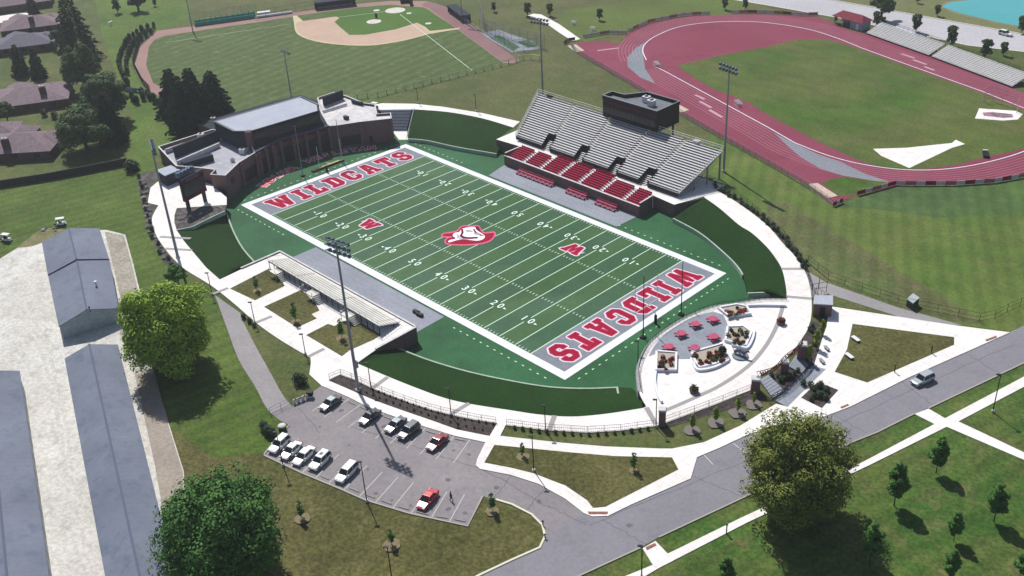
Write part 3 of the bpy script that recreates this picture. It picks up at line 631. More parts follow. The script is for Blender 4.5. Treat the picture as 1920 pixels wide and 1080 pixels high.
# ================================================================ buildings and stands
M_brick = mat('brick', (134, 106, 106), (118, 92, 94), 3, (148, 118, 116), 6, fine=.12)
M_cap = mat('stone_cap', (240, 238, 238), (212, 210, 210), 1, fine=.04)
M_dark = mat('dark_metal', (44, 46, 52), rough=.5)
M_black = mat('black_metal', (26, 28, 32), rough=.5)
M_glass = mat('dark_glass', (26, 32, 42), rough=.25, spec=.4)
M_roofg = mat('membrane_roof', (196, 202, 216), (186, 192, 208), .2, (192, 198, 210), .8, fine=.05)
M_roofw = mat('white_roof', (244, 240, 240), (212, 208, 214), .15, (198, 194, 200), .6, fine=.06)
M_charc = mat('charcoal_panel', (52, 58, 70), (60, 66, 78), .3, fine=.06)
M_crim = mat('crimson_panel', (150, 24, 60))
M_alu = mat('aluminium', (244, 240, 238), (230, 228, 228), .4, rough=.55, metal=.0, fine=.06)
M_tread = mat('tread_gray', (196, 198, 204), (184, 186, 194), .3, fine=.06)
M_cream = mat('cream_aluminium', (250, 247, 238), (230, 228, 220), .3, fine=.04)
M_seat = mat('crimson_seat', (196, 22, 82), (178, 18, 70), .8, fine=.08, rough=.5)
M_benchr = mat('rose_bench', (214, 98, 132), (190, 78, 110), 2.5, rough=.5)
M_pole = mat('galvanised_pole', (160, 165, 172), rough=.55)
M_blueg = mat('lamp_housing', (88, 104, 126), rough=.4)
M_wht = mat('white_enamel', (248, 248, 250), rough=.45)
M_yel = mat('yellow_pad', (210, 200, 60))
def v3(x, y, z): return Vector((x, y, z))

# ---- home grandstand
gs = thing('grandstand', 'large home grandstand with silver bleacher rows on a brick and concrete base', 'grandstand', (0, 50, H))
b = MB(); DK = H + .12
pod = [(1198, 390), (1222, 366), (1262, 384), (1322, 368)]
pw = [v3(-23.6, 35, 0), v3(23.5, 34.8, 0), v3(23.0, 40.3, 0), v3(30.2, 39.6, 0), v3(33.0, 48.2, 0), v3(33.0, 56, 0), v3(-30, 54, 0), v3(-32.6, 48, 0), v3(-32.4, 39.9, 0), v3(-24.4, 40.6, 0)]
b.prism([(p.x, p.y) for p in pw[2:9]] + [(-24.4, 40.6)], -.05, DK, 1, 0)
b.build('base_wall', [M_brick, M_conc], gs)
b = MB()                                                     # walls of the red seat block
b.wall([v3(-23.6, 40.5, 0), v3(-23.6, 35, 0)], -.05, 3.3, .35); b.wall([v3(-23.8, 34.9, 0), v3(23.7, 34.7, 0)], -.05, 2.55, .4); b.wall([v3(23.5, 34.9, 0), v3(23.1, 40.2, 0)], -.05, 3.3, .35)
b.build('front_wall', M_brick, gs)
b = MB(); b.wall([v3(-23.8, 34.9, 0), v3(23.7, 34.7, 0)], 2.55, 2.66, .5); b.wall([v3(23.5, 34.9, 0), v3(23.1, 40.2, 0)], 3.3, 3.4, .4); b.wall([v3(-23.6, 40.5, 0), v3(-23.6, 35, 0)], 3.3, 3.4, .4)
b.build('wall_coping', M_cap, gs)
RN = 7
b = MB()
for k in range(RN): b.box((0, 35.25 + k * .78 + .39, -.05), (46.6, .78, 2.0 + .2 * k))
b.build('lower_terrace', M_conc, gs)
ais = [-17.2, -10.9, -4.2, 2.8, 10.4, 17.8]; edges = [-23.1] + ais + [23.0]
for i in range(7):
    x0, x1 = edges[i] + (.65 if i else .2), edges[i + 1] - (.65 if i < 6 else .3)
    deep = RN + (2 if 2 <= i <= 4 else 0); b = MB()
    n = int((x1 - x0) / .56); w = (x1 - x0) / n
    for k in range(deep):
        y = 35.3 + k * .78; z = 1.95 + .2 * k if k < RN else DK
        for j in range(n):
            x = x0 + (j + .5) * w
            b.box((x, y + .3, z + .36), (w - .07, .48, .08)); b.box((x, y + .58, z + .4), (w - .07, .07, .42))
    b.build('seat_block', M_seat, gs)
for x in ais:
    b = MB()
    for k in range(RN): b.box((x, 35.25 + k * .78 + .2, 1.95 + .2 * k), (1.1, .36, .1))
    b.build('aisle_steps', M_white, gs)
XL, XR, Y0, Y1, Z0, Z1 = -27.6, 28.7, 43.0, 58.7, 4.45, 10.6
NR = 20; dy = (Y1 - Y0) / NR; dz = (Z1 - Z0) / NR
AI = [-15.2, -3.3, 8.5, 18.6]
def XX(x, y): return x + (y - Y0) / (Y1 - Y0) * (-6.8 + (x - XL) / (XR - XL) * 7.8)     # the stand widens towards the back
def bar(mb, x0, x1, y0, y1, z0, z1, m=0):
    q = [(XX(x0, y0), y0), (XX(x1, y0), y0), (XX(x1, y1), y1), (XX(x0, y1), y1)]
    mb.hexa([(x, y, z0) for x, y in q], [(x, y, z1) for x, y in q], m)
secs = [XL] + AI + [XR]
for i in range(5):
    x0, x1 = secs[i] + (.5 if i else 0), secs[i + 1] - (.5 if i < 4 else 0); t = MB(); s = MB(); f = MB()
    for k in range(NR):
        y = Y0 + k * dy; z = Z0 + k * dz; xe = x1
        if k < 5 and i < 4: xe = x1 - 1.9
        a0, a1, b0, b1 = XX(x0, y), XX(xe, y), XX(x0, y + dy), XX(xe, y + dy)
        t.quad(v3(a0, y, z), v3(a1, y, z), v3(b1, y + dy, z), v3(b0, y + dy, z))
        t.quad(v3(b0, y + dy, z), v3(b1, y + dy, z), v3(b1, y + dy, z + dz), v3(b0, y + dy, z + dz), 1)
        bar(s, x0, xe, y + dy - .36, y + dy - .02, z + .36, z + .42)
        bar(f, x0, xe, y + .02, y + .38, z + .02, z + .06)
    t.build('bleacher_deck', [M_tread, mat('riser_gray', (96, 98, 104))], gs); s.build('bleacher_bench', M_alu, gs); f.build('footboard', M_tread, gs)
for a in AI:
    b = MB()
    for k in range(5, NR):
        y = Y0 + k * dy; z = Z0 + k * dz
        bar(b, a - .48, a + .48, y + .02, y + dy - .02, z + .02, z + .07); bar(b, a - .45, a + .45, y, y + .3, z + .07, z + .2)
    b.build('aisle_steps', M_alu, gs)
for a in AI:                                                 # openings that lead up from the deck
    b = MB(); x0, x1 = a - 2.4, a + .5
    for x in (x0, x1):
        for k in range(5): bar(b, x - .04, x + .04, Y0 + k * dy, Y0 + (k + 1) * dy, DK, Z0 + k * dz + .45)
    bar(b, x0, x1, Y0 + 5 * dy, Y0 + 5 * dy + .08, DK, Z0 + 5 * dz + .5)
    for k in range(6): b.box(((x0 + x1) / 2 - .3, Y0 + .3 + k * .5, DK + .1 + k * .28), (2.0, .36, .06), m=1)
    b.build('stair_opening', [M_dark, M_alu], gs)
y = Y0 - .05; segs = []; x = XL                              # dark fascia in front and the end rails
for a in AI: segs.append((x, a - 2.4)); x = a + .5
segs.append((x, XR))
for x0, x1 in segs: b = MB(); b.wall([v3(x0, y, 0), v3(x1, y, 0)], Z0 - .85, Z0 + .12, .1); b.build('front_fascia', M_black, gs)
b = MB()
for x0, x1 in segs:
    b.tube(v3(x0, y, Z0 + 1.0), v3(x1, y, Z0 + 1.0), .04, n=5)
    for j in range(int((x1 - x0) / 2) + 1): b.tube(v3(x0 + j * 2, y, Z0), v3(x0 + j * 2, y, Z0 + 1), .03, n=4)
XB0, XB1 = XX(XL, Y1), XX(XR, Y1)
for h_ in (.7, 1.3): b.tube(v3(XB0, Y1 + .2, Z1 + h_), v3(XB1, Y1 + .2, Z1 + h_), .06, n=5)
for j in range(33): x = XB0 + (XB1 - XB0) * j / 32; b.tube(v3(x, Y1 + .2, Z1 - .4), v3(x, Y1 + .2, Z1 + 1.3), .05, n=4)
for x in (XL - .1, XR + .1):
    for h_, r_ in ((.1, .12), (.6, .05), (1.1, .07)): b.tube(v3(x, Y0, Z0 + h_), v3(XX(x, Y1 + .2), Y1 + .2, Z1 + h_ + .1), r_, n=5)
    for k in range(13): t_ = k / 12; yy = Y0 + (Y1 - Y0) * t_; b.tube(v3(XX(x, yy), yy, Z0 + (Z1 - Z0) * t_), v3(XX(x, yy), yy, Z0 + (Z1 - Z0) * t_ + 1.1), .05, n=4)
b.build('guard_rail', M_alu, gs)
for x in (XL + .2, -20, -10, 0, 10, 20, XR - .2):
    b = MB()
    for k in range(4):
        t_ = (k + .3) / 3.4; yy = Y0 + (Y1 - Y0) * t_; zz = Z0 + (Z1 - Z0) * t_ - .15
        b.box((XX(x, yy), yy, H), (.35, .35, zz - H))
    e_ = XX(x, Y1)
    b.tube(v3(x, Y0 + .5, Z0 - .2), v3(e_, Y1, Z1 - .5), .2, n=4); b.tube(v3(XX(x, Y0 + 4), Y0 + 4, H + .2), v3(XX(x, Y1 - 2), Y1 - 2, Z1 - 1.2), .1, n=4); b.tube(v3(XX(x, Y1 - .5), Y1 - .5, H + .2), v3(XX(x, Y0 + 6), Y0 + 6, Z0 + 2.0), .1, n=4)
    b.build('support_frame', M_pole, gs)
for q in ((1031, 184), (1306, 270)):                          # small platforms on the top rows
    p_ = G(q[0], q[1], 10.2); b = MB(); b.box(p_, (1.6, 1.0, .9)); b.box(p_ + v3(0, 0, .9), (1.8, 1.2, .1)); b.build('camera_platform', M_dark if q[0] < 1100 else M_alu, gs)
# rooms under the back of the stand
b = MB(); b.box((2, 57.2, H), (22, 3, 5.6)); b.build('under_stand_room', M_charc, gs)
# ---- press box
pb = thing('press_box', 'black boxy press box with white rooftop units on top of the home grandstand', 'press box', (0, 61, 11))
px0, px1, py0, py1, pz0, pz1 = -9.2, 9.4, 58.1, 67.2, 10.3, 16.1
plan = [(px0, py0), (px1, py0), (px1, py1), (-1.5, py1), (-5.0, py1 - 5.2), (px0, py1 - 5.4)]
b = MB(); b.prism(plan, pz0, pz1 - .9, 1, 0); b.build('wall', [M_black, M_charc], pb)
b = MB(); pl = [v3(x, y, 0) for x, y in plan] + [v3(px0, py0, 0)]
b.wall(pl, pz1 - .9, pz1 + .1, .3); b.build('parapet', M_black, pb)
b = MB(); b.wall(pl, pz1 + .1, pz1 + .17, .42); b.build('parapet_coping', mat('grey_coping', (150, 154, 160)), pb)
b = MB(); b.prism([(px0 + .4, py0 + .4), (px1 - .4, py0 + .4), (px1 - .4, py1 - .4), (-1.3, py1 - .4), (-4.6, py1 - 5.6), (px0 + .4, py1 - 5.7)], pz1 - .88, pz1 - .8); b.build('roof', mat('grey_membrane', (134, 138, 148), (120, 124, 134), .5), pb)
b = MB(); b.box(((px0 + px1) / 2, py0 - .03, pz0 + 1.3), (px1 - px0 - .8, .06, 1.7))
for i in range(12): b.box((px0 + 1 + i * 1.5, py0 - .08, pz0 + 1.3), (.08, .06, 1.7), m=1)
b.build('window', [M_glass, M_dark], pb)
b = MB(); b.box(((px0 + px1) / 2, py0 - .04, pz0 + 4.2), (px1 - px0 - .3, .08, .35)); b.build('red_band', mat('dark_crimson', (110, 24, 48)), pb)
for x in (px0 + 1, 0, px1 - 1):
    for y in (60.2, 66): b = MB(); b.box((x, y, H), (.4, .4, pz0 - H)); b.build('column', M_dark, pb)
for x, y in ((1.6, 63.2), (4.4, 61.9)):
    b = MB(); b.box((x, y, pz1 - .8), (1.7, 1.5, 1.5)); b.box((x, y, pz1 + .7), (1.8, 1.6, .12), m=1); b.tube((x, y, pz1 + .82), (x, y, pz1 + .95), .55, n=12, m=2)
    b.build('rooftop_unit', [M_alu, M_white, M_dark], pb)
# team benches in front of the stand
for i, (x0, x1) in enumerate(((-17.0, -4.0), (1.0, 7.5), (11.0, 17.5))):
    k = 2 if i == 0 else 1
    o = thing('team_bench', ['longest rose red two-tier team bench by the home grandstand wall, left of the other two', 'rose red two-tier team bench in the middle of the three by the grandstand wall', 'rose red two-tier team bench nearest the right end of the home grandstand wall'][i], 'bench', ((x0 + x1) / 2, 33.3, 0), 'team benches along the home sideline')
    s = MB(); r = MB(); f = MB()
    for (yy, zz) in ((32.6, .45), (33.5, .8)):
        s.box(((x0 + x1) / 2, yy, zz), (x1 - x0, .5, .07)); r.box(((x0 + x1) / 2, yy + .3, zz + .2), (x1 - x0, .06, .35))
    for q in range(int((x1 - x0) / 1.6) + 1):
        x = x0 + .2 + q * 1.6
        f.box((x, 32.6, .0), (.08, .5, .45)); f.box((x, 33.5, 0), (.08, .5, .8))
    f.box(((x0 + x1) / 2, 33.1, .02), (x1 - x0, .3, .05))
    s.build('seat', M_benchr, o); r.build('backrest', M_benchr, o); f.build('leg', M_crim, o)
# ---- visitor bleachers
vb = thing('bleachers', 'cream aluminium visitor bleachers on raised frame along the near sideline', 'bleachers', (2, -41, H))
xs = [(-17.6, -7.0), (-6.7, 8.0), (8.3, 22.6)]
vY0, vY1, vZ0, vZ1, n = -37.7, -42.9, 3.75, 5.3, 7
for x0, x1 in xs:
    t = MB(); s = MB(); dy2 = (vY1 - vY0) / n; dz2 = (vZ1 - vZ0) / n
    for k in range(n):
        y = vY0 + dy2 * k; z = vZ0 + dz2 * k
        t.hexa([(x0, y + dy2, z - .08), (x1, y + dy2, z - .08), (x1, y, z - .08), (x0, y, z - .08)], [(x0, y + dy2, z), (x1, y + dy2, z), (x1, y, z), (x0, y, z)])
        s.box(((x0 + x1) / 2, y + dy2 + .2, z + .28), (x1 - x0, .42, .05))
    t.build('bleacher_deck', M_tread, vb); s.build('bleacher_bench', M_cream, vb)
b = MB()
for j in range(21):
    x = -17.5 + j * 2.0
    b.box((x, vY1 + .1, H), (.12, .12, vZ1 - H)); b.box((x, vY0 - 1.6, H), (.1, .1, .8)); b.tube((x, vY0 - .5, H + .1), (x, vY1, vZ1 - .2), .06, n=4)
b.build('support_frame', M_dark, vb)
b = MB()
for z in (.55, 1.1): b.tube((-17.6, vY1 - .1, vZ1 + z), (22.6, vY1 - .1, vZ1 + z), .04, n=4)
for j in range(21): b.tube((-17.5 + j * 2, vY1 - .1, vZ1 - .2), (-17.5 + j * 2, vY1 - .1, vZ1 + 1.1), .03, n=4)
for x in (-17.6, 22.6):
    b.tube((x, vY0, vZ0 + 1), (x, vY1, vZ1 + 1), .04, n=4); b.tube((x, vY0, vZ0), (x, vY0, vZ0 + 1), .04, n=4)
b.build('guard_rail', M_alu, vb)
for x in (-13.0, 1.0, 13.6):                                  # stair landings at the back
    b = MB(); y = vY1 - 1.0
    b.box((x, y, 4.7), (2.6, 1.9, .1), m=0)
    for k in range(5): b.box((x + 1.5 + k * .32, y, 4.5 - k * .25), (.3, 1.5, .06), m=0)
    for sx in (-1.2, 1.2):
        for sy in (-.9, .9): b.box((x + sx, y + sy, H), (.1, .1, 2.4), m=1)
    b.tube((x - 1.2, y - .9, 5.7), (x + 1.2, y - .9, 5.7), .04, n=4, m=1)
    b.build('stair', [M_cream, M_alu], vb)
# retaining walls of the near side
def wallt(name, line, z0, z1, th, label, m=M_brick, cap=True):
    o = thing(name, label, 'wall', (line[0].x, line[0].y, H)); b = MB(); b.wall(line, z0, z1, th); b.build('wall_body', m, o)
    if cap: b = MB(); b.wall(line, z1, z1 + .1, th + .12); b.build('coping', M_cap, o)
wallt('retaining_wall', [G(*q, H) for q in ((526, 473.5), (779, 614))], -.05, H + .3, .3, 'long grey concrete retaining wall in front of the visitor bleachers', mat('grey_wall', (150, 150, 156), (140, 140, 148), .6))
wallt('retaining_wall', [G(*q, H) for q in ((780, 615), (704, 656))], -.05, H + .25, .4, 'brown brick retaining wall at the right end of the visitor bleachers')
wallt('retaining_wall', [G(*q, H) for q in ((452, 505), (526, 473))], -.05, H + .35, .35, 'pale stone retaining wall at the left end of the visitor bleachers', mat('grey_wall', (150, 150, 156)))
# black bench pair left on the gray team area
for i, (x, y) in enumerate(((781, 587), (787, 592))):
    p = G(x, y, 0); o = thing('equipment_case', ['dark equipment case lying on the gray near sideline, the left of two', 'dark equipment case lying on the gray near sideline, the right of two'][i], 'case', p)
    b = MB(); b.box(p, (1.7, .7, .5), R(5)); b.build('case_body', M_black, o, bevel=.04); b = MB(); b.box(p + v3(0, 0, .5), (1.75, .75, .12), R(5)); b.build('lid', M_dark, o)
# ---- plaza end wall, railing and furniture
pwl = W(plaza_in[6:], H)
o = thing('retaining_wall', 'curved pale wall with dark rail round the plaza above the near end zone', 'wall', pwl[0])
b = MB(); b.wall(pwl, -.05, H + .18, .5); b.build('wall_body', mat('plaza_wall', (176, 178, 178), (162, 166, 166), .6), o)
b = MB(); rl = off(pwl, -.3)
for i in range(0, len(rl) - 1):
    for z in (.45, .8, 1.1): b.tube(v3(*rl[i].xy, H + z), v3(*rl[i + 1].xy, H + z), .035, n=4, cap=False)
for q in resample(rl, 46): b.tube(v3(*q.xy, H), v3(*q.xy, H + 1.12), .035, n=4)
b.build('railing', M_dark, o)
patch('terrace_paving', crom([(1216, 668), (1228, 647), (1250, 624), (1296, 596), (1337, 584)], 4) + crom([(1356, 590), (1363, 605), (1364, 617), (1357, 636), (1332, 652), (1298, 665)], 4) + [(1293, 673), (1268, 673), (1266, 666), (1231, 663)], M_paver, Z + .15)
gtab = 'red picnic tables on the grey terrace'
labs = ['red picnic table nearest the near end of the grey terrace', 'red picnic table third along the terrace railing from its near end', 'red picnic table farthest up the grey terrace beside the red-flowered planter', 'red picnic table second along the terrace railing, counted from the near end', 'red picnic table at the foot of the terrace between the two white planters', 'red picnic table at the right edge of the grey terrace by the big planters']
for i, (x, y) in enumerate(((1254, 655), (1304, 612), (1337, 603), (1277, 630), (1303, 657), (1338, 636))):
    p = G(x, y, Z + .15); o = thing('picnic_table', labs[i], 'table', p, gtab)
    b = MB(); b.tube(p + v3(0, 0, .68), p + v3(0, 0, .76), .95, n=16); b.build('tabletop', M_benchr, o)
    b = MB(); b.tube(p, p + v3(0, 0, .68), .09, n=8)
    for k in range(4): a = k * 1.5708 + .5; b.tube(p + v3(0, 0, .3), p + v3(1.0 * math.cos(a), 1.0 * math.sin(a), .4), .04, n=4)
    b.build('pedestal', M_crim, o)
    for k in range(4):
        a = k * 1.5708 + .5; q = p + v3(1.12 * math.cos(a), 1.12 * math.sin(a), .42)
        s = MB(); s.tube(q, q + v3(0, 0, .06), .32, n=10); s.build('seat', M_seat, o)
# umbrella planters with walls
M_soil = mat('soil', (96, 84, 76), (70, 60, 54), 1.5)
def leafblob(mb, c, r, n, s, m=0, flat_=.8):
    for _ in range(n):
        while True:
            d = v3(random.uniform(-1, 1), random.uniform(-1, 1), random.uniform(-.5, 1))
            if .3 < d.length < 1: break
        p = Vector(c) + v3(d.x * r, d.y * r, d.z * r * flat_)
        a = v3(random.uniform(-1, 1), random.uniform(-1, 1), random.uniform(-.6, .6)).normalized(); u = a.cross(v3(random.uniform(-1, 1), random.uniform(-1, 1), 1)).normalized()
        k = s * random.uniform(.7, 1.3)
        mb.quad(p - a * k - u * k * .6, p + a * k - u * k * .6, p + a * k + u * k * .6, p - a * k + u * k * .6, m)
M_lf1 = mat('shrub_green', (52, 72, 36), (82, 96, 54), 1.2, rough=.9, fine=.3)
M_lf2 = mat('shrub_dark', (40, 58, 34), (58, 74, 44), 1.2, rough=.9, fine=.3)
M_lfr = mat('red_foliage', (132, 46, 44), (160, 70, 60), 1.5, rough=.9, fine=.3)
M_lfy = mat('pale_foliage', (168, 160, 110), (140, 136, 84), 1.5, rough=.9, fine=.3)
def planter(pts, label, cols):
    c = sum((G(*q, Z) for q in pts), v3(0, 0, 0)) / len(pts); o = thing('planter', label, 'planter', c)
    ln = W(pts + [pts[0]], Z); b = MB(); b.wall(ln, Z + .1, Z + .75, .45); b.build('planter_wall', M_white, o)
    b = MB(); b.poly([v3(*q.xy, Z + .55) for q in ln[:-1]]); b.build('soil', mat('pale_gravel', (214, 204, 190), (170, 156, 136), 1.5, fine=.2), o)
    xs_ = [q[0] for q in pts]; ys = [q[1] for q in pts]; k = 0; tries = 0
    from mathutils.geometry import intersect_point_tri_2d
    def inside(x, y):
        r = False; n_ = len(pts)
        for i in range(n_):
            (x1, y1), (x2, y2) = pts[i], pts[(i + 1) % n_]
            if (y1 > y) != (y2 > y) and x < (x2 - x1) * (y - y1) / (y2 - y1) + x1: r = not r
        return r
    mxx, mnx, mxy, mny = max(xs_), min(xs_), max(ys), min(ys)
    while k < cols[0] and tries < 400:
        tries += 1; x = random.uniform(mnx + 3, mxx - 3); y = random.uniform(mny + 3, mxy - 3)
        if not inside(x, y) or not inside(x, y + 3) or not inside(x - 3, y) or not inside(x + 3, y): continue
        q = G(x, y, Z + .6); b = MB(); r = random.uniform(.3, .55); leafblob(b, q + v3(0, 0, .2), r, 60, .12)
        b.build('shrub', random.choice(cols[1]), o); k += 1
planter([(1231, 663), (1268, 666), (1267, 698), (1230, 698)], 'square white planter of red-leaved shrubs at the near end of the terrace', (10, [M_lfr, M_lfr, M_lf2]))
planter([(1297, 665), (1319, 659), (1356, 649), (1366, 675), (1340, 687), (1311, 693), (1303, 682)], 'large white planter of green and pale shrubs below the terrace, left of the sculpture', (22, [M_lf1, M_lf2, M_lfr, M_lf2]))
planter([(1364, 617), (1393, 616), (1409, 627), (1398, 652), (1381, 649), (1360, 642)], 'white planter of dark shrubs right of the terrace, above the sculpture', (18, [M_lf1, M_lf2, M_lfr]))
planter([(1347, 581), (1381, 575), (1400, 579), (1407, 592), (1366, 597)], 'white planter with bright red shrubs at the far corner of the terrace', (12, [M_lfr, M_lf1, M_lfr]))
for (x, y, lb, mm) in ((1301, 735, 'round planter of green shrubs alone on the near half of the white plaza', M_lf1), (1464, 607, 'round planter of brown shrubs at the far right of the white plaza', M_lfr)):
    p = G(x, y, Z + .13); o = thing('round_planter', lb, 'planter', p)
    b = MB(); b.tube(p, p + v3(0, 0, .6), .75, .85, n=20); b.build('pot', M_brick, o)
    b = MB(); leafblob(b, p + v3(0, 0, .8), .85, 260, .1); leafblob(b, p + v3(0, 0, .9), .5, 60, .1, 1); b.build('shrub', [mm, M_lf2], o)
p = G(1354, 664, Z + .6); o = thing('shrub', 'dark round evergreen bush at the right end of the large white planter', 'shrub', p)
b = MB(); leafblob(b, p + v3(0, 0, .8), .8, 420, .12, 0, 1.2); b.build('foliage', M_lf2, o); b = MB(); b.tube(p, p + v3(0, 0, .6), .06); b.build('stem', M_soil, o)
def curved_wall(pts, label, h=.5, w=.45, m=None):
    b = MB(); b.wall(W(crom(pts), Z), Z + .1, Z + .13 + h, w); tag(b.build('seat_wall', m or M_white), label, 'wall')
curved_wall([(1414, 622), (1411, 638), (1401, 655), (1388, 653), (1372, 650)], 'curved white seat wall wrapping the dark-shrubbed planter above the sculpture')
curved_wall([(1300, 684), (1309, 697), (1340, 692), (1366, 678)], 'curved white seat wall along the front of the large planter left of the sculpture')
curved_wall([(1400, 576), (1430, 575), (1474, 576)], 'straight white seat wall along the far edge of the plaza')
curved_wall([(1229, 700), (1228, 720), (1234, 745), (1241, 757)], 'curved white seat wall down the left side of the plaza')
# grey metal sculpture between the planters
p = G(1388, 668, Z + .13); o = thing('sculpture', 'low grey metal sculpture on a round base between the white planters', 'sculpture', p)
b = MB(); b.tube(p, p + v3(0, 0, .25), 1.5, n=28); b.build('base', mat('grey_stone', (150, 156, 168), (130, 136, 150), .8), o)
b = MB()
cs = crom([(-1.2, -.3, .7), (-.6, 0, 1.1), (.1, .1, 1.25), (.7, .1, 1.1), (1.2, .35, 1.5)], 4)
for i in range(len(cs) - 1):
    r0 = .34 * math.sin(.5 + 2.2 * i / len(cs)) + .06; r1 = .34 * math.sin(.5 + 2.2 * (i + 1) / len(cs)) + .06
    b.tube(p + Vector(cs[i]), p + Vector(cs[i + 1]), r0, r1, n=10)
b.dome(p + v3(1.25, .4, 1.4), .3, .35); b.tube(p + v3(1.2, .35, 1.5), p + v3(1.65, .5, 1.35), .2, .1, n=8)
for (x0, y0, x1, y1) in ((-.7, -.1, -1.0, -.4), (-.5, .15, -.5, .5), (.7, 0, 1.0, -.25), (.8, .25, .6, .55)): b.tube(p + v3(x0, y0, 1.0), p + v3(x1, y1, .25), .14, .08, n=8)
b.tube(p + v3(-1.15, -.3, .75), p + v3(-1.7, -.1, 1.3), .08, .04, n=6)
b.build('figure', mat('pewter', (120, 128, 146), (96, 104, 124), 1.5, rough=.4, metal=.3), o, smooth=True)
# brick pillars and the gate sign
def pillar(x, y, w, ytop, label, grp=None):
    p = G(x, y, Z + .1); zt = topz(p, ytop); o = thing('brick_pillar', label, 'pillar', p, grp)
    b = MB(); b.box(p, (w, w, zt - p.z - .25), R(35)); b.build('shaft', M_brick, o)
    b = MB(); b.box(v3(p.x, p.y, zt - .25), (w + .25, w + .25, .25), R(35), tap=.8); b.build('cap', M_cap, o); return v3(p.x, p.y, zt)
pillar(1241.5, 797, 1.15, 766, 'dark brick pillar with pale cap at the near corner of the plaza fence')
P1 = pillar(1416, 733, 1.5, 708, 'left of the three brick pillars that carry the red gate sign')
P2 = pillar(1470, 700, 1.4, 676, 'middle of the three brick pillars that carry the red gate sign')
P3 = pillar(1502, 673, 1.6, 643, 'right of the three brick pillars that carry the red gate sign')
o = thing('gate_sign', 'arched red gate sign truss spanning three brick pillars at the plaza entrance', 'sign', P2)
ln = resample(crom([tuple(P1), tuple((P1 + P2) / 2 + v3(1, -.8, .1)), tuple(P2), tuple((P2 + P3) / 2 + v3(.5, -.3, .1)), tuple(P3)], 8), 40)
b = MB()
for z in (.15, 1.25):
    for i in range(39): b.tube(ln[i] + v3(0, 0, z), ln[i + 1] + v3(0, 0, z), .07, n=5, cap=False)
for i in range(0, 39): b.tube(ln[i] + v3(0, 0, .15 if i % 2 else 1.25), ln[i + 1] + v3(0, 0, 1.25 if i % 2 else .15), .035, n=4, cap=False)
b.build('truss', M_dark, o)
b = MB(); txt = 'WILDCAT STADIUM'; ls = resample(ln[3:-3], len(txt))
for i, ch in enumerate(txt):
    if ch == ' ': continue
    t = (ls[min(i + 1, len(ls) - 1)] - ls[max(0, i - 1)]).xy.normalized(); nn = v3(t.y, -t.x, 0)
    vf = flat(text=ch, size=1.15, offset=.03)
    b = MB()
    for dd in (.14, .2): b.add([ls[i] + v3(t.x * u, t.y * u, .7 + v) + nn * dd for u, v, _ in vf[0]], vf[1] if dd == .2 else [q[::-1] for q in vf[1]])
    b.build('letter', mat('sign_red', (190, 26, 60)), o)
# stair flights and planting inside the gate
def stairs(q, nst, label):
    a, b_, c, d = [G(*p_, Z + .13) for p_ in q]; b = MB()          # a,b top edge; d,c bottom edge
    for k in range(nst):
        t0, t1 = k / nst, (k + 1) / nst
        lo = [a.lerp(d, t0), b_.lerp(c, t0), b_.lerp(c, t1), a.lerp(d, t1)]; dzz = v3(0, 0, .02 + .06 * (nst - k))
        b.hexa([p_ - v3(0, 0, .1) for p_ in lo][::-1], [p_ + dzz for p_ in lo][::-1])
    tag(b.build('steps', M_paver), label, 'steps')
stairs([(1440, 706), (1424, 716), (1449, 747), (1471, 733)], 7, 'grey steps left of the planted bed under the gate sign')
stairs([(1493, 668), (1478, 690), (1504, 701), (1516, 683)], 7, 'grey steps right of the planted bed under the gate sign')
patch('planted_bed', [(1445, 708), (1460, 692), (1478, 690), (1504, 701), (1475, 730), (1468, 728)], M_mulch, LG + .01)
ob = thing('fence', 'dark blue railing curving along the foot of the gate steps', 'fence', G(1475, 735))
b = MB(); rl = resample(W(crom([(1521, 684), (1505, 706), (1478, 732), (1440, 753)]), Z + .15), 14)
for i in range(13):
    for z in (.15, .6, 1.05): b.tube(rl[i] + v3(0, 0, z), rl[i + 1] + v3(0, 0, z), .06, n=4)
for q in rl: b.tube(q, q + v3(0, 0, 1.1), .06, n=4)
b.build('railing', mat('navy_metal', (50, 60, 92)), ob)
# small brick hut with a grey roof beside the ring walk
def boxbuilding(name, roofpts, z, label, wallm, roofm, cat='building', overhang=0):
    r = [G(*q, z) for q in roofpts]; c = sum(r, v3(0, 0, 0)) / len(r); o = thing(name, label, cat, (c.x, c.y, H))
    b = MB(); b.prism([(p_.x, p_.y) for p_ in r], H - .05, z - .2); b.build('wall', wallm, o)
    b = MB(); b.prism([(c.x + (p_.x - c.x) * (1 + overhang), c.y + (p_.y - c.y) * (1 + overhang)) for p_ in r], z - .198, z); b.build('roof', roofm, o); return o, r
o, r = boxbuilding('ticket_hut', [(1526, 569), (1561, 571), (1561, 554), (1528, 554)], H + 2.9, 'small brick hut with flat grey roof where the service path meets the ring walk', M_brick, M_roofg, 'hut', .06)
b = MB(); q = G(1556, 598); b.box(((r[1].x + r[0].x) / 2 + .05, (r[1].y + r[0].y) / 2 - .05, H), (1.0, .12, 2.1), math.atan2(r[1].y - r[0].y, r[1].x - r[0].x)); b.build('door', M_dark, o)
o = thing('stair_frame', 'black metal service stair frame standing behind the brick hut', 'stair', G(1530, 552))
b = MB()
for (x, y) in ((1522, 553), (1533, 552), (1549, 548), (1535, 540)):
    q = G(x, y); b.tube(q, q + v3(0, 0, 2.6), .06, n=5)
qa, qb = G(1522, 553), G(1549, 548)
for z in (1.3, 2.5): b.tube(qa + v3(0, 0, z), qb + v3(0, 0, z), .05, n=4); b.tube(G(1533, 552) + v3(0, 0, z), G(1535, 540) + v3(0, 0, z), .05, n=4)
b.build('frame', M_black, o)
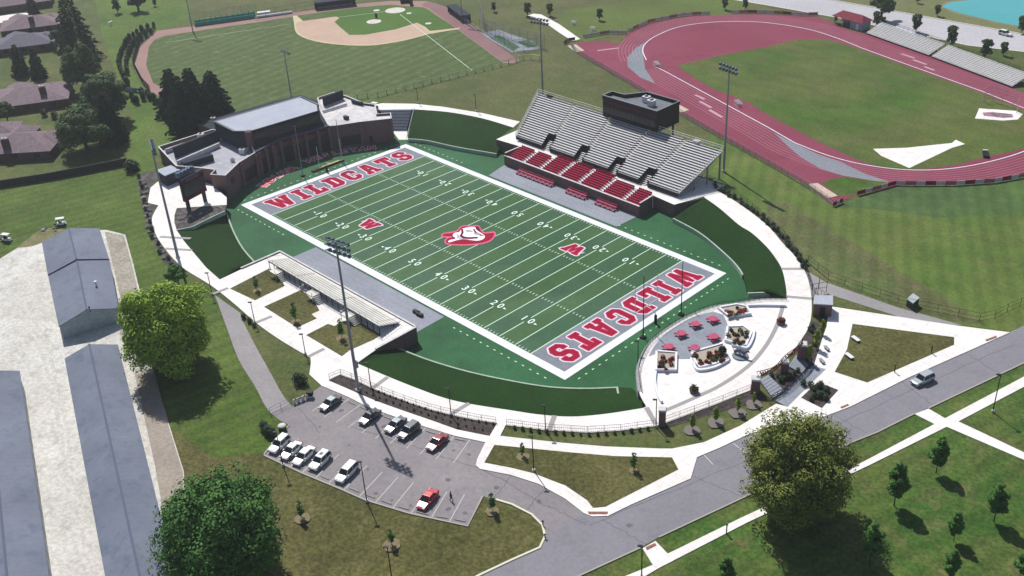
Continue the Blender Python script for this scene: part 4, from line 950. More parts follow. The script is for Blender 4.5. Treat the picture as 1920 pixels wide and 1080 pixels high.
# ---- field house
fh = thing('field_house', 'long brick field house with flat roofs curving behind the far end zone', 'building', (-75, -5, 0))
ZT = 7.0; FTw2 = [G(x, y, ZT) for x, y in FT]
wingL = [(297, 275), (398, 243), (439, 246), (468, 268), (478, 286), (447, 305), (422, 329), (395, 327), (404, 318), (372, 314), (331, 311)]
midl = [(370, 231), (398, 243), (439, 246), (468, 268), (478, 286), (524, 261.5), (617, 236), (604, 214), (598, 190), (564, 178), (510, 190)]
wingR = [(617, 236), (631, 235), (677, 228), (734, 222), (732, 212), (706, 214), (703, 196), (681, 193), (652, 181), (626, 173), (596, 183), (600, 204), (604, 214)]
def block(poly, z, rm, zlo=-.05, rec=.45, par=.28):
    P_ = [G(*q, z) for q in poly]; b = MB(); b.prism([(p_.x, p_.y) for p_ in P_], zlo, z - rec, 0); b.build('wall', M_brick, fh)
    c = P_ + [P_[0]]; b = MB(); b.wall(c, z - rec, z, par); b.build('parapet', M_brick, fh)
    b = MB(); b.wall(c, z, z + .08, par + .12); b.build('coping', M_cap, fh)
    b = MB(); cc = sum(P_, v3(0, 0, 0)) / len(P_)
    b.prism([(cc.x + (p_.x - cc.x) * .985, cc.y + (p_.y - cc.y) * .985) for p_ in P_], z - rec + .003, z - rec + .03); b.build('roof', rm, fh)
block(wingL, ZT, mat('light_membrane', (196, 196, 206), (178, 180, 192), .2, (214, 212, 218), .6, fine=.06), rec=1.1)
block(wingR, ZT - .004, M_roofw, rec=.6)
P_ = [G(*q, ZT - .3) for q in midl]; b = MB(); b.prism([(p_.x, p_.y) for p_ in P_], -.05, ZT - .3, 1, 0); b.build('wall', [M_brick, M_charc], fh)
# upper storey with the pale flat roof
ZU = 11.2; up = [(401, 228), (564, 181), (597, 196), (598, 207), (468, 246), (439, 246)]
U = [G(*q, ZU) for q in up]; b = MB(); b.prism([(p_.x, p_.y) for p_ in U], ZT - .35, ZU - .5); b.build('upper_wall', M_charc, fh)
c = U + [U[0]]; b = MB(); b.wall(c, ZU - .5, ZU, .35); b.build('upper_parapet', M_black, fh)
b = MB(); b.wall([U[5], U[0], U[1], U[2]], ZU, ZU + .07, .45); b.build('coping', mat('grey_coping', (150, 154, 160)), fh)
cc = sum(U, v3(0, 0, 0)) / 6; b = MB(); b.prism([(cc.x + (p_.x - cc.x) * .965, cc.y + (p_.y - cc.y) * .965) for p_ in U], ZU - .498, ZU - .03); b.build('upper_roof', M_roofg, fh)
b = MB(); a, d = U[4], U[3]                                   # window band and sills of the upper storey, facing the field
dr = (d - a).normalized(); nn = v3(dr.y, -dr.x, 0)
for z0, z1, mi, w_ in ((ZT + .5, ZU - 1.0, 0, .06),):
    q0, q1 = a + dr * .5 + nn * w_, d - dr * .5 + nn * w_
    b.wall([v3(*q0.xy, 0), v3(*q1.xy, 0)], z0, z1, .1, 0)
b.wall([v3(*(a + dr * .8 + nn * .16).xy, 0), v3(*(d - dr * .8 + nn * .16).xy, 0)], ZU - 2.1, ZU - 1.98, .08, 1)
b.build('window_band', [M_glass, mat('grey_sill', (112, 116, 122))], fh)
b = MB(); q = a.lerp(d, 0); b.box((a.x + dr.x * .4 - .3, a.y + dr.y * .4 - .6, ZT - .3), (1.6, 1.6, ZU - ZT + .3), R(35)); b.build('brick_pier', M_brick, fh)
# balcony edge with red banner band along the front
b = MB(); bl = [FTw2[3], FTw2[4], FTw2[5]]; bo = off(bl, .2)
b.wall(bo, ZT - .28, ZT + .12, .7); b.build('balcony_edge', mat('slate_edge', (92, 96, 116)), fh)
b = MB(); b.wall(off(bl, -.05), ZT - 1.1, ZT - .3, .3); b.build('red_band', mat('dark_crimson', (110, 24, 48)), fh)
fr = [v3(*p_.xy, 0) for p_ in FTw2]
for i, ts in ((3, (.1, .38, .66)), (4, (.0, .25, .5, .75, .98)), (6, (.05, .95)), (2, (.05, .95)), (7, (.0, .97))):   # brick piers on the field side
    for t_ in ts:
        p_ = fr[i].lerp(fr[i + 1], t_); d_ = (fr[i + 1] - fr[i]).normalized(); q = p_ + v3(d_.y, -d_.x, 0) * .25
        b = MB(); b.box((q.x, q.y, -.05), (.9, .7, ZT - .35), math.atan2(d_.y, d_.x)); b.build('pier', M_brick, fh)
for i, t0, t1, z0, z1 in ((3, .12, .36, .3, 4.2), (3, .42, .64, .3, 4.2), (4, .03, .23, .3, 4.2), (4, .28, .48, .3, 4.2), (4, .53, .73, .3, 4.2), (4, .78, .96, .3, 4.2), (6, .12, .9, .6, 3.4), (2, .12, .9, .6, 4.0), (1, .3, .5, 3.4, 5.0), (7, .2, .3, .3, 2.4)):
    a, d = fr[i].lerp(fr[i + 1], t0), fr[i].lerp(fr[i + 1], t1); d_ = (d - a).normalized(); nn = v3(d_.y, -d_.x, 0) * .05
    b = MB(); b.wall([a + nn, d + nn], z0, z1, .12); f_ = b.build('window', M_glass, fh)
a, d = fr[0].lerp(fr[1], .35), fr[0].lerp(fr[1], .8); b = MB(); nn = v3((d - a).y, -(d - a).x, 0).normalized() * .05; b.wall([a + nn, d + nn], 0.2, 2.9, .12); b.build('door', M_dark, fh)
# low parapets and dark screens on the roofs
def rw(pts, z0, z1, w_, m, nm): b = MB(); b.wall([G(*q, ZT) for q in pts], z0, z1, w_); b.build(nm, m, fh)
rw([(332, 303), (411, 269)], ZT - 1, ZT + .25, .5, M_cap, 'roof_ledge'); rw([(328, 289), (411, 256)], ZT - 1, ZT + 2.0, .9, M_charc, 'roof_screen')
rw([(343, 309), (398, 293)], ZT - 1, ZT + .7, 1.8, M_charc, 'rooftop_unit'); rw([(310, 281), (398, 250)], ZT - 1, ZT + .2, .4, M_cap, 'roof_ledge')
rw([(607, 196), (643, 182)], ZT - .4, ZT + 2.2, .6, M_charc, 'roof_screen'); rw([(605, 208), (650, 194)], ZT - .4, ZT + .15, .4, M_cap, 'roof_ledge')
rw([(646, 219), (652, 221)], ZT - .5, ZT + .4, 1.0, M_dark, 'rooftop_unit'); rw([(660, 190), (680, 195)], ZT - .4, ZT + .5, .6, M_charc, 'roof_screen')
for q, s_ in (((455, 285), 1.2), ((462, 281), .9), ((377, 257), 1.3), ((400, 225), 1.0), ((436, 300), .7)):
    p_ = G(*q, ZT - .6); b = MB(); b.box(p_ - v3(0, 0, .5), (s_ * 1.3, s_, s_ * .8 + .5), R(30)); b.tube(p_ + v3(0, 0, s_ * .8), p_ + v3(0, 0, s_ * .8 + .12), s_ * .35, n=10, m=1); b.build('rooftop_unit', [M_alu, M_dark], fh)
# right-hand stair ramp beside the field house
b = MB(); tl, tr = G(711, 207, H), G(772, 207, H); bl_, br = G(738, 246, 0), G(762, 246, 0)
for k in range(14):
    t0, t1 = k / 14, (k + 1) / 14; z = H * (1 - t0)
    q = [tl.lerp(bl_, t0), tr.lerp(br, t0), tr.lerp(br, t1), tl.lerp(bl_, t1)]
    b.hexa([v3(*p_.xy, -.05) for p_ in q][::-1], [v3(*p_.xy, z) for p_ in q][::-1])
tag(b.build('steps', mat('slate_steps', (108, 116, 134), (98, 106, 124), .6)), 'broad slate grey steps down to the field right of the field house', 'steps')
patch('landing', [(736, 246), (763, 245), (765, 262), (748, 262)], M_conc, .01)
o = thing('handrail', 'pale metal handrail down the left edge of the far dark turf bank', 'handrail', G(770, 230, 1)); b = MB(); ra, rb = G(776, 202, H + 1), G(762, 258, 1.0)
for dz_ in (0, -.45): b.tube(ra + v3(0, 0, dz_), rb + v3(0, 0, dz_), .05, n=4)
for k in range(9): q = ra.lerp(rb, k / 8); b.tube(q, q - v3(0, 0, 1), .04, n=4)
b.build('rail', M_alu, o)
# small plant box and scoreboard at the field house's near end
o, r = boxbuilding('storage_box', [(293, 319), (309, 329), (337, 318), (320, 310)], H + 3.2, 'dark square storage box with pale roof beside the scoreboard', M_charc, M_roofg, 'shed', .04)
sb = thing('scoreboard', 'tall dark scoreboard with red bands and a light-blue speaker frame on top', 'scoreboard', G(360, 392))
TL, TR = G(336, 337, 12.0), G(377, 316, 12.0); sd_ = (TR - TL); su = sd_.normalized(); sn = v3(su.y, -su.x, 0)
b = MB(); b.wall([v3(*TL.xy, 0), v3(*TR.xy, 0)], 6.0, 12.0, .8); b.build('cabinet', M_black, sb)
b = MB(); A = TL + sn * .44; B_ = TR + sn * .44; b.wall([v3(*A.xy, 0), v3(*B_.xy, 0)], 10.6, 11.4, .08, 0); b.build('red_band', mat('dark_crimson', (110, 24, 48)), sb); b = MB(); b.wall([v3(*A.xy, 0), v3(*B_.xy, 0)], 6.1, 6.9, .08, 0); b.build('red_band', mat('dark_crimson', (110, 24, 48)), sb)
b = MB(); b.wall([v3(*A.xy, 0), v3(*B_.xy, 0)], 11.45, 12.0, .1, 0); b.build('header_panel', mat('slate_header', (96, 100, 128)), sb)
b = MB(); b.wall([v3(*(A + su * .3).xy, 0), v3(*(B_ - su * .3).xy, 0)], 7.1, 10.4, .1, 0); b.build('display_screen', M_glass, sb)
b = MB()
for s_, txt in (((TL + TR) / 2, 'WILDCATS'),):
    vf = flat(text=txt, size=.85, offset=.02); b.add([s_ + su * u + v3(0, 0, v - 1.0) + sn * .5 for u, v, _ in vf[0]], vf[1])
b.build('lettering', mat('mauve_letter', (170, 110, 150)), sb)
for t_ in (.12, .88):
    q = TL.lerp(TR, t_) - sn * .0; b = MB(); b.box((q.x, q.y, H - .1), (.7, .7, 3.0), math.atan2(su.y, su.x)); b.build('post', M_dark, sb)
b = MB()
for t_ in (0, .15, .3, .45, .6): 
    q = TL.lerp(TR, t_ + .1) - sn * 1.0 + v3(0, 0, .2); b.box((q.x, q.y, 12.1), (1.1, .9, 1.2), R(20 + 40 * t_)); b.tube(q, q + v3(0, 0, 1.8), .06, n=4)
b.build('speaker_cluster', mat('pale_blue_metal', (126, 146, 170), (100, 120, 146), 1), sb)
# ---- storage buildings on the gravel yard
M_sroof = mat('slate_blue_roof', (112, 119, 136), (126, 133, 150), .1, (94, 105, 126), .35, k=.8, fine=.04, rough=.6, contrast=(.3, .7), blot=.1, grid=[(R(-18.5), 1.2, .07, .9)])
M_swall = mat('pale_steel_wall', (176, 190, 200), (166, 180, 192), .4, rough=.6)
M_swall2 = mat('cream_steel_wall', (214, 214, 210))
def gable(name, a, bq, c, d, ze, zr, label, cat='building', roofm=M_sroof, wm=(M_swall, M_swall2), gw=True):
    # a,b = left/right eave at far end, d,c = left/right at near end (world xy)
    o = thing(name, label, cat, ((a.x + c.x) / 2, (a.y + c.y) / 2, H)); r0, r1 = (a + bq) / 2, (c + d) / 2
    q = [v3(*p_.xy, 0) for p_ in (a, bq, c, d)]; b = MB(); k = .965
    cc = sum(q, v3(0, 0, 0)) / 4; qq = [cc + (p_ - cc) * k for p_ in q]; R0, R1 = (qq[0] + qq[1]) / 2, (qq[2] + qq[3]) / 2
    L_ = [v3(*p_.xy, H - .05) for p_ in qq]; T_ = [v3(*p_.xy, ze - .08) for p_ in qq]
    for i in range(4): j = (i + 1) % 4; b.quad(L_[j], L_[i], T_[i], T_[j], 1 if i in (1, 3) else 0)
    g0, g1 = v3(*R0.xy, zr - .1), v3(*R1.xy, zr - .1); b.add([T_[0], T_[1], g0], [(0, 1, 2)]); b.add([T_[2], T_[3], g1], [(0, 1, 2)])
    b.build('wall', list(wm), o)
    e = [v3(*p_.xy, ze) for p_ in (a, bq, c, d)]; h0, h1 = v3(*r0.xy, zr), v3(*r1.xy, zr); b = MB(); th = v3(0, 0, -.15)
    for s_ in ((e[0], e[3], h1, h0), (h0, h1, e[2], e[1])):
        b.hexa([p_ + th for p_ in s_], s_)
    ro = b.build('roof', roofm, o)
    b = MB(); b.wall([h0, h1], zr - .02, zr + .1, .35)
    b.build('ridge_cap', mat('ridge_metal', (104, 112, 134)), o)
    n_ = int((e[3] - e[0]).length / 5); 
    for (p0, p1, sgn) in ((qq[0], qq[3], 1), (qq[1], qq[2], -1)):
        dd = (p1 - p0).normalized(); nn_ = v3(dd.y, -dd.x, 0) * sgn
        for i in range(n_):
            m_ = p0.lerp(p1, (i + .5) / n_) + nn_ * .04; b = MB(); b.box((m_.x, m_.y, H), (3.0, .06, 2.6), math.atan2(dd.y, dd.x)); b.build('garage_door', mat('door_white', (220, 222, 222)), o)
    return o, e, h0, h1
E_ = 6.6
a, bb, c, d = G(79, 456, E_), G(187, 430, E_), G(205, 487, E_), G(90, 517, E_)
gable('storage_building', a, bb, c, d, E_ + .25, 8.75, 'upper section of the slate-roofed storage building at the top of the gravel yard', 'storage')
a, bb, c, d = G(90, 516, E_), G(205, 486, E_), G(222, 578, E_), G(110, 612, E_)
o, e, h0, h1 = gable('storage_building', a, bb, c, d, E_, 8.45, 'lower section of the slate-roofed storage building with roof vent and pale gable end', 'storage')
q = G(180, 533, 8.0); b = MB(); b.tube(q - v3(0, 0, .6), q + v3(0, 0, .6), .18, n=8); b.tube(q + v3(0, 0, .6), q + v3(0, 0, .75), .3, n=8); b.build('roof_vent', M_wht, o)
q = G(168, 580, 8.0); b = MB(); b.tube(q - v3(0, 0, .6), q + v3(0, 0, .7), .15, n=8); b.build('roof_vent', M_dark, o)
a, bb = G(121, 672, E_), G(221, 646, E_); c, d = G(325, 1060, E_), G(197, 1080, E_); c = bb + (c - bb) * 1.25; d = a + (d - a) * 1.25
gable('storage_building', a, bb, c, d, E_, 8.3, 'longest slate-roofed storage building in the middle of the gravel yard', 'storage')
bb = G(37, 695, E_); a = G(-75, 722, E_); c = bb + (G(92, 1080, E_) - bb) * 1.25; d = a + (c - bb)
gable('storage_building', a, bb, c, d, E_, 8.3, 'slate-roofed storage building cut off by the left edge of the picture', 'storage')
# ---- houses at the far left
M_hroof = mat('brown_shingle', (140, 122, 130), (150, 132, 140), .3, (100, 86, 94), 1.2, fine=.1)
M_hroof2 = mat('grey_shingle', (124, 122, 136), (122, 118, 132), .3, (100, 98, 112), 1.2, fine=.1)
M_hwall = mat('house_brick', (120, 90, 84), (104, 78, 74), 2)
def house(cx, cy, L_, W_, rz, label, rm, wing=None, chim=None, wing2=None):
    p0 = G(cx, cy, H); o = thing('house', label, 'house', p0); ze, zr = H + 2.7, H + 5.4
    def hip(c, l, w, rot, zr_, dz_=0):
        u = v3(math.cos(rot), math.sin(rot), 0); n_ = v3(-u.y, u.x, 0); C_ = v3(c.x, c.y, 0)
        e = [C_ + u * (sx * l / 2) + n_ * (sy * w / 2) + v3(0, 0, ze + dz_) for sx, sy in ((-1, -1), (1, -1), (1, 1), (-1, 1))]
        k = max(0.3, l / 2 - w / 2); r0, r1 = C_ - u * k + v3(0, 0, zr_), C_ + u * k + v3(0, 0, zr_)
        b = MB(); b.add(e + [r0, r1], [(0, 1, 5, 4), (1, 2, 5), (2, 3, 4, 5), (3, 0, 4), (3, 2, 1, 0)]); r_ = b.build('roof', rm, o)
        b = MB(); b.box((c.x, c.y, H - .1), (l - 1.0, w - 1.0, ze - H + .1 + dz_), rot); b.build('wall', M_hwall, o)
        for s_ in range(3):
            q = C_ + u * ((s_ - 1) * l * .3) - n_ * (w / 2 - .47); b = MB(); b.box((q.x, q.y, H + .9), (1.6, .1, 1.2), rot); b.build('window', M_glass, o)
        return r_, u, n_
    r_, u, n_ = hip(p0, L_, W_, rz, zr)
    if wing: hip(p0 + u * wing[0] + n_ * wing[1], wing[2], wing[3], rz + math.pi / 2, zr - .5, .01)
    if wing2: hip(p0 + u * wing2[0] + n_ * wing2[1], wing2[2], wing2[3], rz + math.pi / 2, zr - .8, .02)
    if chim:
        q = p0 + u * chim[0] + n_ * chim[1]; b = MB(); b.box((q.x, q.y, H + 1), (1.9, 1.1, 5.2), rz); c_ = b.build('chimney', M_hwall, o)
        b = MB()
        for s_ in (-.45, .45): b.tube((q.x + u.x * s_, q.y + u.y * s_, H + 6.2), (q.x + u.x * s_, q.y + u.y * s_, H + 6.6), .3, n=8)
        b.build('chimney_pot', M_wht, c_)
# ================================================================ trees and shrubs
def leafmat(name, c1, c2, c3=None, k=.85, s1=.5):
    m = mat(name, c1, c2, s1, c3, 2.0, rough=.75, fine=.22, k=k, contrast=(.35, .65), spec=.25)
    return m
L_yg = leafmat('yellow_green_leaf', (134, 160, 38), (100, 136, 32), (170, 184, 68), k=1.1)
L_dk = leafmat('deep_green_leaf', (66, 110, 42), (50, 88, 36), (100, 138, 62), k=1.05)
L_ol = leafmat('olive_leaf', (110, 118, 44), (84, 102, 38), (144, 138, 64), k=1.0, s1=.35)
L_md = leafmat('mid_green_leaf', (70, 98, 48), (54, 80, 40), (96, 118, 66))
L_pn = leafmat('pine_needle', (50, 74, 46), (40, 60, 40), (72, 94, 62))
L_yl = leafmat('young_leaf', (128, 150, 44), (98, 128, 36), (160, 168, 80))
M_bark = mat('bark', (96, 84, 74), (76, 66, 60), 2, fine=.3)
def leaves(mb, c, rad, n, s, rnd, up=.25):
    # leaf quads on the shell of an ellipsoid clump
    cx, cy, cz = c; rx, ry, rz = rad; g_ = rnd.gauss; u_ = rnd.uniform; V = mb.v; Fc = mb.f; Mi = mb.m
    for _ in range(n):
        x, y, z = g_(0, 1), g_(0, 1), g_(up, 1); l = math.sqrt(x * x + y * y + z * z) or 1
        q = u_(.7, 1.08) / l; px_, py_, pz_ = cx + x * q * rx, cy + y * q * ry, cz + z * q * rz
        nx, ny, nz = x / l + g_(0, .3), y / l + g_(0, .3), z / l + g_(0, .3) + .25
        ax, ay, az = g_(0, 1), g_(0, 1), g_(0, 1)
        ux, uy, uz = ny * az - nz * ay, nz * ax - nx * az, nx * ay - ny * ax; ul = math.sqrt(ux * ux + uy * uy + uz * uz) or 1
        k = s * u_(.6, 1.35); ux, uy, uz = ux / ul * k, uy / ul * k, uz / ul * k
        nl = math.sqrt(nx * nx + ny * ny + nz * nz) or 1
        wx, wy, wz = (ny * uz - nz * uy) / nl * .62, (nz * ux - nx * uz) / nl * .62, (nx * uy - ny * ux) / nl * .62
        b0 = len(V)
        V += [(px_ - ux, py_ - uy, pz_ - uz), (px_ + wx, py_ + wy, pz_ + wz), (px_ + ux, py_ + uy, pz_ + uz), (px_ - wx, py_ - wy, pz_ - wz)]
        Fc.append((b0, b0 + 1, b0 + 2, b0 + 3)); Mi.append(0)
def crown_mb(rx, rz, cz, nclump, nleaf, s, seed, spread=.78, clump=.3, lowcut=-.55, shape=None):
    rnd = random.Random(seed); mb = MB()
    per = nleaf // nclump; pts = []
    for i in range(nclump):
        for _ in range(60):
            x, y, z = rnd.uniform(-1, 1), rnd.uniform(-1, 1), rnd.uniform(lowcut, 1)
            d = math.sqrt(x * x + y * y + z * z)
            if d > 1 or d < .35: continue
            if shape and math.hypot(x, y) > shape(z): continue
            q = (x * rx * spread, y * rx * spread, cz + z * rz * spread)
            if all((q[0] - p[0]) ** 2 + (q[1] - p[1]) ** 2 + (q[2] - p[2]) ** 2 > (rx * clump * .55) ** 2 for p in pts): break
        f_ = 1 + .36 * noise.noise(Vector((q[0] / rx * 2.2 + seed, q[1] / rx * 2.2, (q[2] - cz) / rx * 2.2)))
        q = (q[0] * f_, q[1] * f_, cz + (q[2] - cz) * f_); pts.append(q); r = rx * clump * rnd.uniform(.6, 1.25)
        leaves(mb, q, (r, r, r * .8), per, s, rnd)
    return mb, pts
def big_tree(px, py, h, rpx, label, m, seed, nleaf=22000, s=.27, nc=120, kind='tree', asp=.8, trunk=.45, clump=.27, group=None, lowcut=-.55, name='broadleaf_tree'):
    q = G(px, py, H + h); r = rpx / pxm(q); base = v3(q.x, q.y, H)
    o = thing(name, label, kind, base, group); mb, pts = crown_mb(r, r * asp, h, nc, nleaf, s, seed, clump=clump, lowcut=lowcut)
    mb.build('crown', m, o, local=True)
    t = MB(); t.tube((0, 0, -.1), (0, 0, h * .45), trunk * 1.25, trunk * .85, n=10)
    rnd = random.Random(seed + 1)
    for i in range(9):
        e = pts[rnd.randrange(len(pts))]; z0 = h * rnd.uniform(.3, .5); t.tube((0, 0, z0), (e[0] * .8, e[1] * .8, max(z0 + 1, e[2] * .9)), trunk * .45, trunk * .12, n=6)
    t.build('trunk', M_bark, o, local=True); return o
big_tree(310, 616, 8.8, 91, 'tall bright yellow-green tree beside the storage buildings', L_yg, 3, 46000, .27, 240, asp=1.12, clump=.22, lowcut=-.92)
big_tree(409, 997, 8.2, 136, 'broad deep green tree at the bottom left corner below the parking lot', L_dk, 5, 50000, .24, 260, asp=.9, clump=.21, lowcut=-.85)
big_tree(1497, 880, 8.8, 117, 'broad olive-green tree standing at the roadside in the lower right', L_ol, 8, 64000, .2, 320, asp=1.06, clump=.2, lowcut=-.95)
big_tree(153, 242, 6.5, 54, 'round mid-green tree between the two lowest houses', L_md, 11, 14000, .34, 70, asp=.85)
big_tree(150, 128, 7.5, 38, 'broad dark tree behind the middle houses, below the tallest conifer', L_md, 71, 16000, .36, 80, asp=1.3, clump=.26)
big_tree(192, 182, 7.5, 46, 'large dark tree above the round one at the garden edge', L_md, 72, 18000, .36, 90, asp=1.25, clump=.25)
big_tree(108, 66, 5, 17, 'small grey-green tree beside the second house from the top', L_md, 12, 3000, .35, 20)
big_tree(330, 512, 3.2, 22, 'small bushy tree at the ring walk above the tall yellow-green tree', L_dk, 13, 3500, .2, 26, trunk=.12)
big_tree(8, 205, 4.5, 20, 'pale small tree at the left edge beside the third lowest house', L_md, 14, 3000, .3, 24, trunk=.2)
big_tree(129, 127, 2.2, 9, 'little round tree on the lawn between two houses', L_md, 15, 900, .22, 12, trunk=.1)
big_tree(1655, 10, 5, 22, 'spreading tree on the pond bank nearest the top edge', L_md, 16, 2200, .5, 20)
big_tree(255, -2, 5, 20, 'dark tree clump cut off by the top edge left of the ballfield', L_pn, 17, 2200, .5, 20)
def conifer_mb(hh, r, seed, n=9000, s=.3, bare=.08, open_=.0):
    rnd = random.Random(seed); mb = MB(); lv = max(7, int(hh / .9))
    for k in range(lv):
        t = k / lv; z = hh * (bare + (1 - bare) * t); rr = r * (1 - t) ** .6 * rnd.uniform(.82, 1.08); nb = max(5, int(13 * (1 - t) + 3)); ph = rnd.uniform(0, 6.28)
        per = max(6, int(n / lv / nb * (1.6 * (1 - t) + .2)))
        for j in range(nb):
            a = ph + 6.2832 * j / nb + rnd.gauss(0, .12); L_ = rr * rnd.uniform(.75, 1.12); ca, sa = math.cos(a), math.sin(a)
            for _ in range(per):
                d = L_ * math.sqrt(rnd.random()); w_ = (L_ - d) * .25 + .15
                x = ca * d + rnd.gauss(0, w_ * .5); y = sa * d + rnd.gauss(0, w_ * .5); zz = z - d * .28 + rnd.gauss(0, .12)
                k_ = s * rnd.uniform(.6, 1.3); b0 = len(mb.v); tx, ty = ca * k_, sa * k_; sx, sy = -sa * k_ * .5, ca * k_ * .5; dz_ = rnd.gauss(-.05, .14)
                mb.v += [(x - tx, y - ty, zz), (x + sx, y + sy, zz + dz_), (x + tx, y + ty, zz - k_ * .35), (x - sx, y - sy, zz - dz_)]
                mb.f.append((b0, b0 + 1, b0 + 2, b0 + 3)); mb.m.append(0)
    return mb
def conifer(px, py, top, rpx, label, m, seed, n=9000, s=.3, name='conifer', group=None):
    base = G(px, py); hh = topz(base, top) - H; r = rpx / pxm(base); o = thing(name, label, 'tree', base, group)
    conifer_mb(hh, r, seed, n, s).build('crown', m, o, local=True)
    t = MB(); t.tube((0, 0, -.1), (0, 0, hh * .92), r * .06 + .08, .04, n=7); t.build('trunk', M_bark, o, local=True); return o
for i, (a_, lb) in enumerate((((152, 112, -20, 44), 'tallest dark conifer behind the top houses, reaching the top edge'), ((214, 268, 170, 34), 'dark spiky conifer at the right edge of the house gardens'), ((42, 142, 80, 19), 'left of two slim conifers in front of the grey-roofed house'), ((74, 146, 84, 17), 'right of two slim conifers in front of the grey-roofed house'), ((66, 34, -14, 14), 'slim conifer in front of the topmost house'))):
    conifer(*a_, lb, L_pn, 40 + i, 14000 if i < 2 else 4500, .34)
for i, (a_, lb) in enumerate((((332, 216, 126, 42), 'leftmost of the dark pines behind the field house'), ((372, 232, 124, 44), 'middle and tallest of the dark pines behind the field house'), ((408, 220, 130, 40), 'rightmost of the dark pines behind the field house'), ((352, 248, 146, 42), 'nearest of the dark pines behind the field house'))):
    conifer(*a_, lb, L_pn, 60 + i, 16000, .3, 'pine_tree', 'pines behind the field house')
# street-tree sized broadleaves, built once per kind and copied
def small_proto(name, label, cat, m, hh, r, seed, n, s, group, pear=True, trunk=.09):
    o = thing(name, label, cat, (0, 0, 0), group)
    sh = (lambda z: .35 + .6 * (1 - abs(z + .25))) if pear else None
    mb, pts = crown_mb(r, hh * .46, hh * .53, 44, n, s, seed, clump=.33, lowcut=-.95, shape=sh); mb.build('crown', m, o, local=True)
    t = MB(); t.tube((0, 0, -.05), (0, 0, hh * .8), trunk, trunk * .3, n=7)
    for p_ in pts[:6]: t.tube((0, 0, hh * .3), (p_[0] * .8, p_[1] * .8, p_[2]), trunk * .4, trunk * .15, n=5)
    t.build('trunk', M_bark, o, local=True); return o
USED = {}
def place(proto, key, px, py, top, label, pr_h, rz=0):
    base = G(px, py); hh = topz(base, top) - H; s_ = hh / pr_h
    if key not in USED:
        USED[key] = 1; proto.location = base; proto.scale = (s_, s_, s_); proto['label'] = label; KIDS[proto.name] = list(proto.children); return proto
    return dup(proto, base, rz, label, s_)
gp = 'young park trees beyond the road'
pk = small_proto('park_tree', 'x', 'tree', L_dk, 8, 1.6, 21, 8000, .15, gp)
for i, (x, y, t_, lb) in enumerate(((1755, 886, 808, 'park tree standing highest in the lawn beyond the road, just below the path fork'), (1676, 948, 855, 'slim park tree left of the one below the path fork'), (1863, 978, 895, 'park tree at the right, second down from the path fork'), (1788, 1014, 950, 'smallest park tree, between two larger ones in the lower right lawn'), (1779, 1088, 1022, 'park tree cut off by the bottom edge under the smallest one'), (1918, 1092, 1004, 'park tree in the bottom right corner'), (1360, 1104, 1036, 'park tree cut off by the bottom edge below the roadside pavement'), (1630, 1056, 968, 'park tree in the shade just right of the big olive tree'))):
    place(pk, 'pk', x, y, t_, lb, 8, i * 1.3)
gf = 'trees along the far road and pond'
ft = small_proto('far_tree', 'x', 'tree', L_md, 8, 1.9, 22, 2600, .3, gf, pear=False, trunk=.15)
for i, (x, y, t_, lb) in enumerate(((1717, 60, 20, 'far dark tree behind the left half of the track bleachers'), (1782, 88, 41, 'far dark tree at the gap between the two track bleachers'), (1846, 112, 66, 'slender far tree behind the right-hand track bleachers'), (1881, 104, 74, 'small round far tree right of the slender one behind the track bleachers'), (1642, 50, 16, 'far tree just right of the red-roofed booth'), (1566, 42, 26, 'low tree just left of the red-roofed booth'), (1757, 30, 5, 'far tree on the grass left of the pond'), (1914, 62, 24, 'far tree at the right end of the pond shore'), (989, 30, 0, 'far tree at the top, left of the white footpath'), (1031, 30, 2, 'far tree at the top, just above the white footpath'), (926, 22, 1, 'small far tree right of the ballfield dugout'), (1124, 38, 12, 'small thin tree on the knoll beside the track'), (1359, 18, -8, 'far tree above the track, left of a pair'), (1397, 18, -8, 'far tree above the track, right of a pair'), (1720, 6, -14, 'far tree at the top edge between road and pond'), (1650, 8, -12, 'far tree at the top edge over the pale road'), (221, 24, -10, 'slim dark tree on the west lawn near the top edge'), (291, 12, -4, 'little tree on the west lawn at the top, right of the slim one'), (1655, 50, 28, 'low far tree between booth and track bleachers'))):
    place(ft, 'ft', x, y, t_, lb, 8, i * 2.1)
# saplings with pale mulch rings
gs_ = 'staked saplings on the lawns'
sp = small_proto('sapling', 'x', 'tree', L_dk, 4, .6, 23, 700, .12, gs_, trunk=.05)
def ring(px, py, r, m=M_sap):
    p_ = G(px, py, Z + .17); b = MB(); b.poly([p_ + v3(r * math.cos(a / 14 * 6.2832) * random.uniform(.85, 1.15), r * math.sin(a / 14 * 6.2832) * random.uniform(.85, 1.15), 0) for a in range(14)]); struct(b.build('straw_ring', m))
for i, (x, y, t_, rr, lb) in enumerate(((482, 545, 511, 1.3, 'sapling in the leftmost of the three lawn squares'), (554, 603, 559, 1.3, 'sapling in the middle of the three lawn squares'), (641, 634, 590, 1.5, 'sapling in the right of the three lawn squares'), (566, 972, 932, 1.6, 'sapling on the dry lawn below the row of white cars'), (735, 1022, 985, 1.7, 'sapling on the dry lawn nearest the bottom edge'), (923, 958, 917, 1.4, 'sapling at the corner where the parking lot meets its exit'), (980, 856, 824, 1.4, 'sapling at the left end of the triangular roadside lawn'), (1188, 882, 841, .9, 'sapling near the right end of the triangular roadside lawn'))):
    ring(x, y, rr * .8); place(sp, 'sp', x, y, t_, lb, 4, i)
gy = 'young yellow-green trees by the plaza'
yt = small_proto('young_tree', 'x', 'tree', L_yl, 4.4, .7, 24, 1300, .14, gy, trunk=.05)
